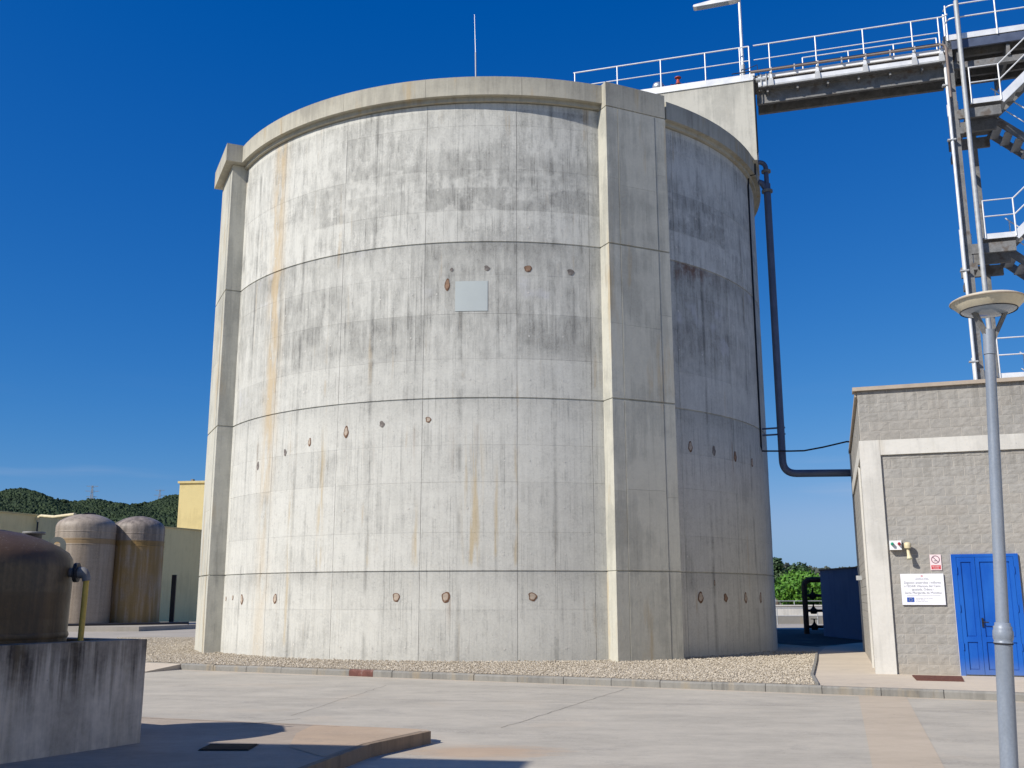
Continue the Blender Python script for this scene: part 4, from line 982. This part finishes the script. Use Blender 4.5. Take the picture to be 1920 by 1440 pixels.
# outlet with flange, grey elbow, yellow drop pipe
op = thing('outlet_pipe', 'yellow drop pipe with grey elbow and flange beside the brown tank', 'pipe', (-4.845, 11.22, -.05)); op.scale = (.72, .72, 1.0)
MB().tube([(-.35, 0, 1.86), (.12, 0, 1.86)], .05, 12).build('stub', 'pipe_brown', op)
for x in (.10, .135): MB().tube([(x, 0, 1.86), (x + .025, 0, 1.86)], .105, 16).build('flange', 'darkmetal', op)
MB().tube([(.16, 0, 1.86)] + arc((.20, 0, 1.86), (.29, 0, 1.86), (.29, 0, 1.77), 5), .062, 12).build('elbow', 'galv_dark', op)
MB().tube([(.29, 0, 1.79), (.27, 0, .9), (.25, -.02, .03)], .043, 12).build('drop_pipe', 'yellow_pipe', op)

# ================================================================== BACK LEFT: fibreglass tanks, yellow walls, hill, pylons
pl = struct(MB().prism([(-25.4, 49.2), (-17.8, 49.6), (-15.6, 55.5), (-18.0, 60.0), (-25.0, 59)], -.2, .22).build('plinth', 'yard'))
def frp_tank(loc, R0, H, Hs, mat, label):
    t = thing('fibreglass_tank', label, 'tank', loc, 0, 'domed fibreglass tanks along the yellow wall')
    D = H - Hs
    MB().lathe([(R0 * 1.0, 0), (R0 * 1.0, Hs - .25), (R0 * 1.005, Hs - .1), (R0 * .99, Hs + .03), (R0 * .965, Hs + D * .20), (R0 * .91, Hs + D * .36), (R0 * .80, Hs + D * .53), (R0 * .62, Hs + D * .74), (R0 * .40, Hs + D * .90), (R0 * .2, Hs + D * .98), (.01, H)], 48).build('shell', mat, t)
    for z in (Hs - .32, 4.30 - .02, 4.02): MB().lathe([(R0 * 1.004, z - .03), (R0 * 1.014, z), (R0 * 1.004, z + .03)], 48, caps=False).build('band', mat, t)
    MB().lathe([(R0 * 1.05, .0), (R0 * 1.05, .12)], 40).build('base_ring', 'darkmetal', t)
    return t
tA = frp_tank((-21.95, 52.6, .2), 1.46, 5.62, 4.98, 'frpA', 'mauve grey domed fibreglass tank with an ochre band, nearer of two')
tB = frp_tank((-19.82, 54.2, .2), 1.32, 5.62, 4.98, 'frpB', 'ochre stained domed fibreglass tank, half in shade, farther of two')
MB().tube([(-.55, -.8, 5.25), (.1, -.5, 5.60), (.4, .0, 5.62)], .045, 8).build('dome_pipe', 'cable', tA)
def yw(t, off=0): a, b = Vector((-30.5, 46.5)), Vector((-20.9, 70.5)); dd = (b - a); n = Vector((dd.y, -dd.x)).normalized(); p = a + dd * t + n * off; return p
a, b = yw(-.8), yw(1.9)
ywl = thing('boundary_wall', 'long olive yellow rendered wall behind the domed tanks', 'wall', (a.x, a.y, 0))
p = [yw(-.8), yw(1.9), yw(1.9, -.4), yw(-.8, -.4)]
MB().prism([(q.x - a.x, q.y - a.y) for q in p], -.3, 6.05).build('wall_body', 'yellow', ywl)
p = [yw(-.8, .06), yw(1.9, .06), yw(1.9, -.46), yw(-.8, -.46)]
MB().prism([(q.x - a.x, q.y - a.y) for q in p], 6.055, 6.13).build('wall_cap', 'yellow2', ywl)
for t in (.0, .25, .5, .75, 1.0, 1.25):
    q0 = yw(t, .012); MB().box(q0.x - a.x - .03, q0.x - a.x + .03, q0.y - a.y - .03, q0.y - a.y + .03, 0, 6.0).build('wall_joint', 'joint', ywl)
vp = thing('vent_pipe', 'slim cream capped pipe standing up at the yellow wall, leftmost', 'pipe', (*yw(.30, .15), 0))
MB().tube([(0, 0, .2), (0, 0, 6.3)], .06, 8).build('pipe', 'darkmetal', vp); MB().lathe([(.09, 6.2), (.20, 6.28), (.20, 6.5), (.1, 6.62), (.02, 6.64)], 12).build('cap', 'cream', vp)
q0 = yw(.42, .15)
vq = thing('vent_pipe', 'cream sloping vent pipe from the yellow wall to the mauve tank top', 'pipe', (q0.x, q0.y, 0))
MB().tube([(0, 0, .2), (0, 0, 5.7)], .05, 8).build('drop', 'darkmetal', vq)
MB().tube([(0, 0, 5.7), (0, 0, 5.95), (.25, -.2, 6.02), (1.6, -1.6, 5.85), (3.4, -3.2, 5.86)], .085, 10).build('arm', 'cream', vq)
yb = thing('yellow_block', 'tall pale yellow windowless building behind the tank', 'building', (-26.3, 80.0, 0), R_(-8))
MB().box(0, 16, 0, 14, -.3, 10.45).build('wall', 'yellow2', yb)
MB().box(-.12, 16.1, -.12, 14.1, 10.455, 10.62).build('parapet', 'yellow2', yb)
MB().box(2.9, 3.0, -.04, .0, 0, 10.4).build('downpipe', 'yellow', yb)
MB().box(2.2, 3.0, 1, 2.0, 10.63, 11.05).build('roof_unit', 'galv_dark', yb); MB().box(.8, 1.0, .2, .5, 10.63, 10.8).build('roof_unit', 'galv_dark', yb)
stk = thing('marker_post', 'dark slender post beside the ochre tank', 'post', (-18.5, 56.4, .2))
MB().box(-.12, .12, -.06, .06, 0, 2.6).build('post', 'darkmetal', stk)
lp_ = thing('ground_pipe', 'dark pipe lying along the plinth edge', 'pipe', (-18.3, 52.0, .22))
MB().tube([(-3, -2.2, .08), (0, 0, .08), (1.6, 1.6, .08), (1.6, 1.6, -.1)], .06, 8).build('pipe', 'darkmetal', lp_)

# hills
def ridge(az):        # elevation height at 1100 m for azimuth (deg from +Y, positive to the right)
    base = 96 + 12 * math.sin(az * .21 + 1.2) + 6 * math.sin(az * .57 + .4)
    pts = [(-60, 150), (-45, 140), (-30, 111), (-26.9, 109), (-24.4, 103), (-21.55, 94), (-20.3, 97.5), (-18.5, 100.5), (-15, 96), (-8, 84), (0, 62), (8, 42), (14, 33), (17.3, 31), (20, 29), (30, 36), (60, 55)]
    for (a0, h0), (a1, h1) in zip(pts, pts[1:]):
        if a0 <= az <= a1: return h0 + (h1 - h0) * (az - a0) / (a1 - a0)
    return pts[0][1] if az < 0 else pts[-1][1]
def hill_h(az, s):    # s: 0 foot (300 m) .. 1 ridge (1100 m) .. 1.3 behind
    r = ridge(az); k = s if s < 1 else 1 - (s - 1) * .8
    k = max(0, k); k = k * k * (3 - 2 * k)
    return -2 + r * k * (1 + .05 * math.sin(az * 1.7 + s * 9)) if s < .9 else -2 + r * k
azs = np.linspace(-60, 60, 161); ss = np.linspace(0, 1.5, 22)
vs = []; fs = []
for s_ in ss:
    for az in azs:
        Yd = 300 + 800 * s_; r = Yd / max(.35, math.cos(R_(az))) if abs(az) < 60 else Yd * 2
        vs.append((Yd * math.tan(R_(az)), Yd, hill_h(az, s_)))
k = len(azs)
fl_, fr_ = [], []
for i in range(len(ss) - 1):
    for j in range(k - 1): (fl_ if azs[j] < 4 else fr_).append((i * k + j, i * k + j + 1, (i + 1) * k + j + 1, (i + 1) * k + j))
struct(MB().add(vs, fl_, True).build('hill', 'hill')); struct(MB().add(vs, fr_, True).build('far_hill', 'farhill'))
# forest as one mass of thousands of tree crowns
ico = []
ph = (1 + 5 ** .5) / 2
iv = np.array([(-1, ph, 0), (1, ph, 0), (-1, -ph, 0), (1, -ph, 0), (0, -1, ph), (0, 1, ph), (0, -1, -ph), (0, 1, -ph), (ph, 0, -1), (ph, 0, 1), (-ph, 0, -1), (-ph, 0, 1)]) / 1.9
if_ = np.array([(0, 11, 5), (0, 5, 1), (0, 1, 7), (0, 7, 10), (0, 10, 11), (1, 5, 9), (5, 11, 4), (11, 10, 2), (10, 7, 6), (7, 1, 8), (3, 9, 4), (3, 4, 2), (3, 2, 6), (3, 6, 8), (3, 8, 9), (4, 9, 5), (2, 4, 11), (6, 2, 10), (8, 6, 7), (9, 8, 1)])
def forest(n, az0, az1, s0, s1, size, name, mat):
    az = rng.uniform(az0, az1, n); s_ = rng.uniform(0, 1, n) ** .7 * (s1 - s0) + s0
    c = []
    for a_, q in zip(az, s_):
        Yd = 300 + 800 * q; c.append((Yd * math.tan(R_(a_)), Yd, hill_h(a_, q)))
    c = np.array(c); h = rng.uniform(.6, 1.25, n) * size * rng.choice([.8, 1, 1, 1.3], n)
    v = iv[None] * np.stack([h * .5, h * .5, h * .62], 1)[:, None, :] * rng.uniform(.6, 1.35, (n, 12, 1)) + c[:, None, :] + np.stack([0 * h, 0 * h, h * .45], 1)[:, None, :]
    F = (if_[None] + (np.arange(n) * 12)[:, None, None]).reshape(-1, 3)
    me = bpy.data.meshes.new(name); me.from_pydata(v.reshape(-1, 3).tolist(), [], F.tolist()); me.update()
    return tag(link(name, me, mat), kind='stuff')
forest(46000, -33, -15, .2, 1.04, 2.3, 'forest', 'forest')
forest(260, 14, 21, .5, 1.0, 3.4, 'far_scrub', 'farscrub')
# pylons
def pylon(loc, H, label):
    t = thing('lattice_pylon', label, 'pylon', loc, R_(12), 'power line pylons on the wooded hill')
    w = .30
    def leg(z): return .5 + (1 - z / H) ** 1.5 * H * .085
    for sx in (-1, 1):
        for sy in (-1, 1):
            m = MB()
            zs = [H * i / 8 for i in range(9)]
            for z0, z1 in zip(zs, zs[1:]): m.beam((sx * leg(z0), sy * leg(z0), z0), (sx * leg(z1), sy * leg(z1), z1), w, w)
            m.build('leg', 'galv', t)
    m = MB(); zs = [H * i / 10 for i in range(11)]
    for i, (z0, z1) in enumerate(zip(zs, zs[1:])):
        for sy in (-1, 1):
            for sx in (-1, 1): m.beam((sx * leg(z0), sy * leg(z0), z0), (-sx * leg(z1), sy * leg(z1), z1), w * .6, w * .6)
    tag(m.build('bracing', 'galv', t), kind='stuff')
    for z, L in ((H * .98, 5.6), (H * .80, 6.6), (H * .60, 5.0)):
        m = MB(); m.beam((-L, 0, z), (L, 0, z), w, w); m.beam((-L, 0, z), (0, 0, z - 1.4), w * .7, w * .7); m.beam((L, 0, z), (0, 0, z - 1.4), w * .7, w * .7); m.build('cross_arm', 'galv', t)
    return t
pylon((-415.0, 1000, 84), 27, 'grey lattice pylon on the wooded hill, nearer to the yellow pipe')
pylon((-417.5, 1200, 95), 33, 'faint grey lattice pylon beside the tall yellow building')

# ================================================================== BACK RIGHT: blue wall, valves, basin, trees
bwl = thing('blue_tank_wall', 'dark blue grey low tank in the shade behind the building', 'tank', (12.66, 42.27, 0))
u = Vector((.25, -3.74)).normalized()
MB().prism([(0, 0), (.30, -4.5), (9, -4.0), (9, 3.5), (1.4, 3.5)], -.2, 2.62).build('wall', 'steelblue', bwl)
MB().prism([(-.05, .04), (.25, -4.55), (9.05, -4.05), (9.05, 3.55), (1.36, 3.55)], 2.622, 2.67).build('rim', 'darkmetal', bwl)
vm = thing('valve_manifold', 'dark pipe arch with two hand wheel valves beside the blue tank', 'pipework', (12.75, 45.0, 0))
MB().tube([(0, 0, 0), (0, 0, 1.95)] + arc((0, 0, 1.95), (0, 0, 2.3), (.35, 0, 2.3), 6)[1:] + [(1.3, 0, 2.3)], .12, 12).build('main_pipe', 'rust', vm)
for z in (1.62, .98, .30):
    MB().tube([(.0, 0, z), (1.3, 0, z)], .065, 10).build('branch_pipe', 'darkmetal', vm)
for z in (1.62, .98, .30):
    m = MB(); m.lathe([(.12, z - .14), (.16, z - .05), (.16, z + .05), (.08, z + .12), (.035, z + .2), (.035, z + .33)], 12, (.35, 0)); vb = m.build('valve_body', 'blackmetal', vm)
    MB().lathe([(.06, z + .31), (.15, z + .31), (.15, z + .34), (.06, z + .34)], 14, (.35, 0)).build('hand_wheel', 'blackmetal', vb)
def railing(name, label, pts, h, step, levels, group=None):
    p0 = Vector(pts[0]); t = thing(name, label, 'railing', pts[0], 0, group)
    m = [(Vector(a) - p0, Vector(b) - p0) for a, b in zip(pts, pts[1:])]
    for a, b in m:
        n = max(1, int((b - a).length / step))
        for i in range(n + 1):
            q = a + (b - a) * i / n; MB().tube([tuple(q), tuple(q + Vector((0, 0, h)))], .03, 6).build('rail_post', 'galv', t)
        for l in levels: MB().tube([tuple(a + Vector((0, 0, l))), tuple(b + Vector((0, 0, l)))], .03, 6).build('rail', 'galv', t)
    return t
bs = thing('basin_wall', 'long low white concrete basin wall beyond the shaded yard', 'wall', (6, 78, 0))
MB().box(0, 40, 0, .4, -.3, .92).build('wall_body', 'white_conc', bs); MB().box(-.05, 40, -.08, .48, .921, 1.0).build('wall_cap', 'white_conc', bs)
bs2 = thing('basin_wall', 'low grey concrete channel wall in front of the white basin', 'wall', (6, 66, 0))
MB().box(0, 40, 0, .3, -.3, .42).build('wall_body', 'kerb', bs2)
railing('railing', 'thin steel railing on top of the white basin wall', [(8, 78.2, 1.0), (40, 78.2, 1.0)], .30, 2.6, (.29,))
railing('railing', 'thin steel railing in front of the channel wall', [(6, 60, 0), (34, 60, 0)], .95, 2.2, (.93, .5))
rail3 = None
# trees
def tree(name, loc, H, Rx, crown0, n, leaf, mat, label, group=None, flat=.8, clumps=14, seed=1):
    r = np.random.default_rng(seed); t = thing(name, label, 'tree', loc, 0, group)
    m = MB(); m.tube([(0, 0, -.3), (.1, .05, H * .3), (0, .1, H * .55), (.1, 0, H * .85)], [H * .035, H * .028, H * .02, .02], 8)
    for i in range(6):
        a = i * 1.05 + r.uniform(0, .6); z = H * r.uniform(.3, .6); m.tube([(0, 0, z), (math.cos(a) * Rx * .4, math.sin(a) * Rx * .4, z + H * .13), (math.cos(a) * Rx * .75, math.sin(a) * Rx * .75, z + H * .2)], [H * .014, H * .009, .015], 6)
    m.build('trunk', 'trunk', t)
    # clumps on an uneven envelope
    cs = []
    while len(cs) < clumps:
        p = r.uniform(-1, 1, 3)
        if np.linalg.norm(p) < 1: cs.append(p / max(.5, np.linalg.norm(p)) * r.uniform(.45, .95))
    cs = np.array(cs) * [Rx * .78, Rx * .78, (H - crown0) / 2 * .8] + [0, 0, (H + crown0) / 2]
    cr = r.uniform(.28, .52, clumps) * Rx
    idx = r.integers(0, clumps, n); d = r.normal(size=(n, 3)); d /= np.linalg.norm(d, axis=1)[:, None]
    c = cs[idx] + d * (cr[idx] * r.uniform(.35, 1.0, n) ** .5)[:, None] * [1, 1, flat]
    a = r.normal(size=(n, 3)); a /= np.linalg.norm(a, axis=1)[:, None]; b = np.cross(a, d); b /= np.linalg.norm(b, axis=1)[:, None] + 1e-9
    s_ = r.uniform(.6, 1.3, n)[:, None] * leaf
    V = np.stack([c - a * s_ - b * s_ * .5, c + a * s_ * .2 - b * s_ * .7, c + a * s_ + b * s_ * .2, c - a * s_ * .2 + b * s_ * .7], 1).reshape(-1, 3)
    F = np.arange(4 * n).reshape(n, 4)
    me = bpy.data.meshes.new('crown'); me.from_pydata(V.tolist(), [], F.tolist()); me.update(); link('crown', me, mat, t)
    return t
TG = 'trees beyond the basin'
tree('round_pine', (30.2, 108, 0), 4.2, 3.0, .7, 4200, .17, 'leaf_bright', 'bright green bushy pine nearest the round tank', TG, seed=11)
tree('round_pine', (32.8, 106, 0), 3.9, 2.5, .5, 3600, .17, 'leaf_bright', 'bright green bushy pine nearest the dark blue tank', TG, seed=12)
tree('round_pine', (28.4, 105, 0), 3.2, 2.0, .4, 2600, .17, 'leaf_bright', 'small bright pine half hidden by the round tank', TG, seed=13)
tree('poplar', (31.3, 122, 0), 6.4, 2.2, 1.2, 3600, .2, 'leaf_dark', 'tall dark tree rising behind the bright pines', TG, 1.0, seed=14)
tree('poplar', (33.8, 124, 0), 6.1, 2.4, 1.0, 3600, .2, 'leaf_dark', 'dark spreading tree just right of the tall one', TG, 1.0, seed=15)
tree('poplar', (37.2, 130, 0), 5.3, 2.6, .8, 3200, .2, 'leaf_dark', 'low dark tree farthest right in the tree row', TG, seed=16)
tree('poplar', (41.5, 135, 0), 4.4, 3.0, .6, 3000, .2, 'leaf_dark', 'rounded dark tree above the blue tank rim', TG, seed=17)

# ================================================================== building outside the frame whose roof shades the foreground
sb = thing('plant_building', 'plain rendered plant building standing left of the viewpoint', 'building', (-10.1, 6.50, 0), R_(-9))
MB().box(-14, 2.6, -9, 0, -.2, 6.9).build('wall', 'yellow2', sb)
MB().box(-14.1, 2.66, -9.1, .06, 6.905, 7.0).build('parapet', 'yellow2', sb)
for i in range(4): MB().box(-12.5 + i * 3.6, -11 + i * 3.6, .0, .04, 2.0, 3.2).build('window', 'glass', sb)

wh = thing('bounce_hall', 'unseen cream hall added right of the viewpoint to bounce sunlight', 'building', (14.5, -6, 0), R_(4))  # hall added out of view to throw warm light onto shaded faces
MB().box(0, 12, -16, 15, -.2, 9.5).build('wall', 'cream_wall', wh)
MB().box(-.1, 12.1, -16.1, 15.1, 9.505, 9.7).build('parapet', 'cream_wall', wh)
for i in range(5): MB().box(-.04, .0, -13 + i * 5.4, -11 + i * 5.4, 4.2, 5.6).build('window', 'glass', wh)
MB().box(-.05, .0, 2.0, 5.5, 0, 3.8).build('gate', 'galv_dark', wh)
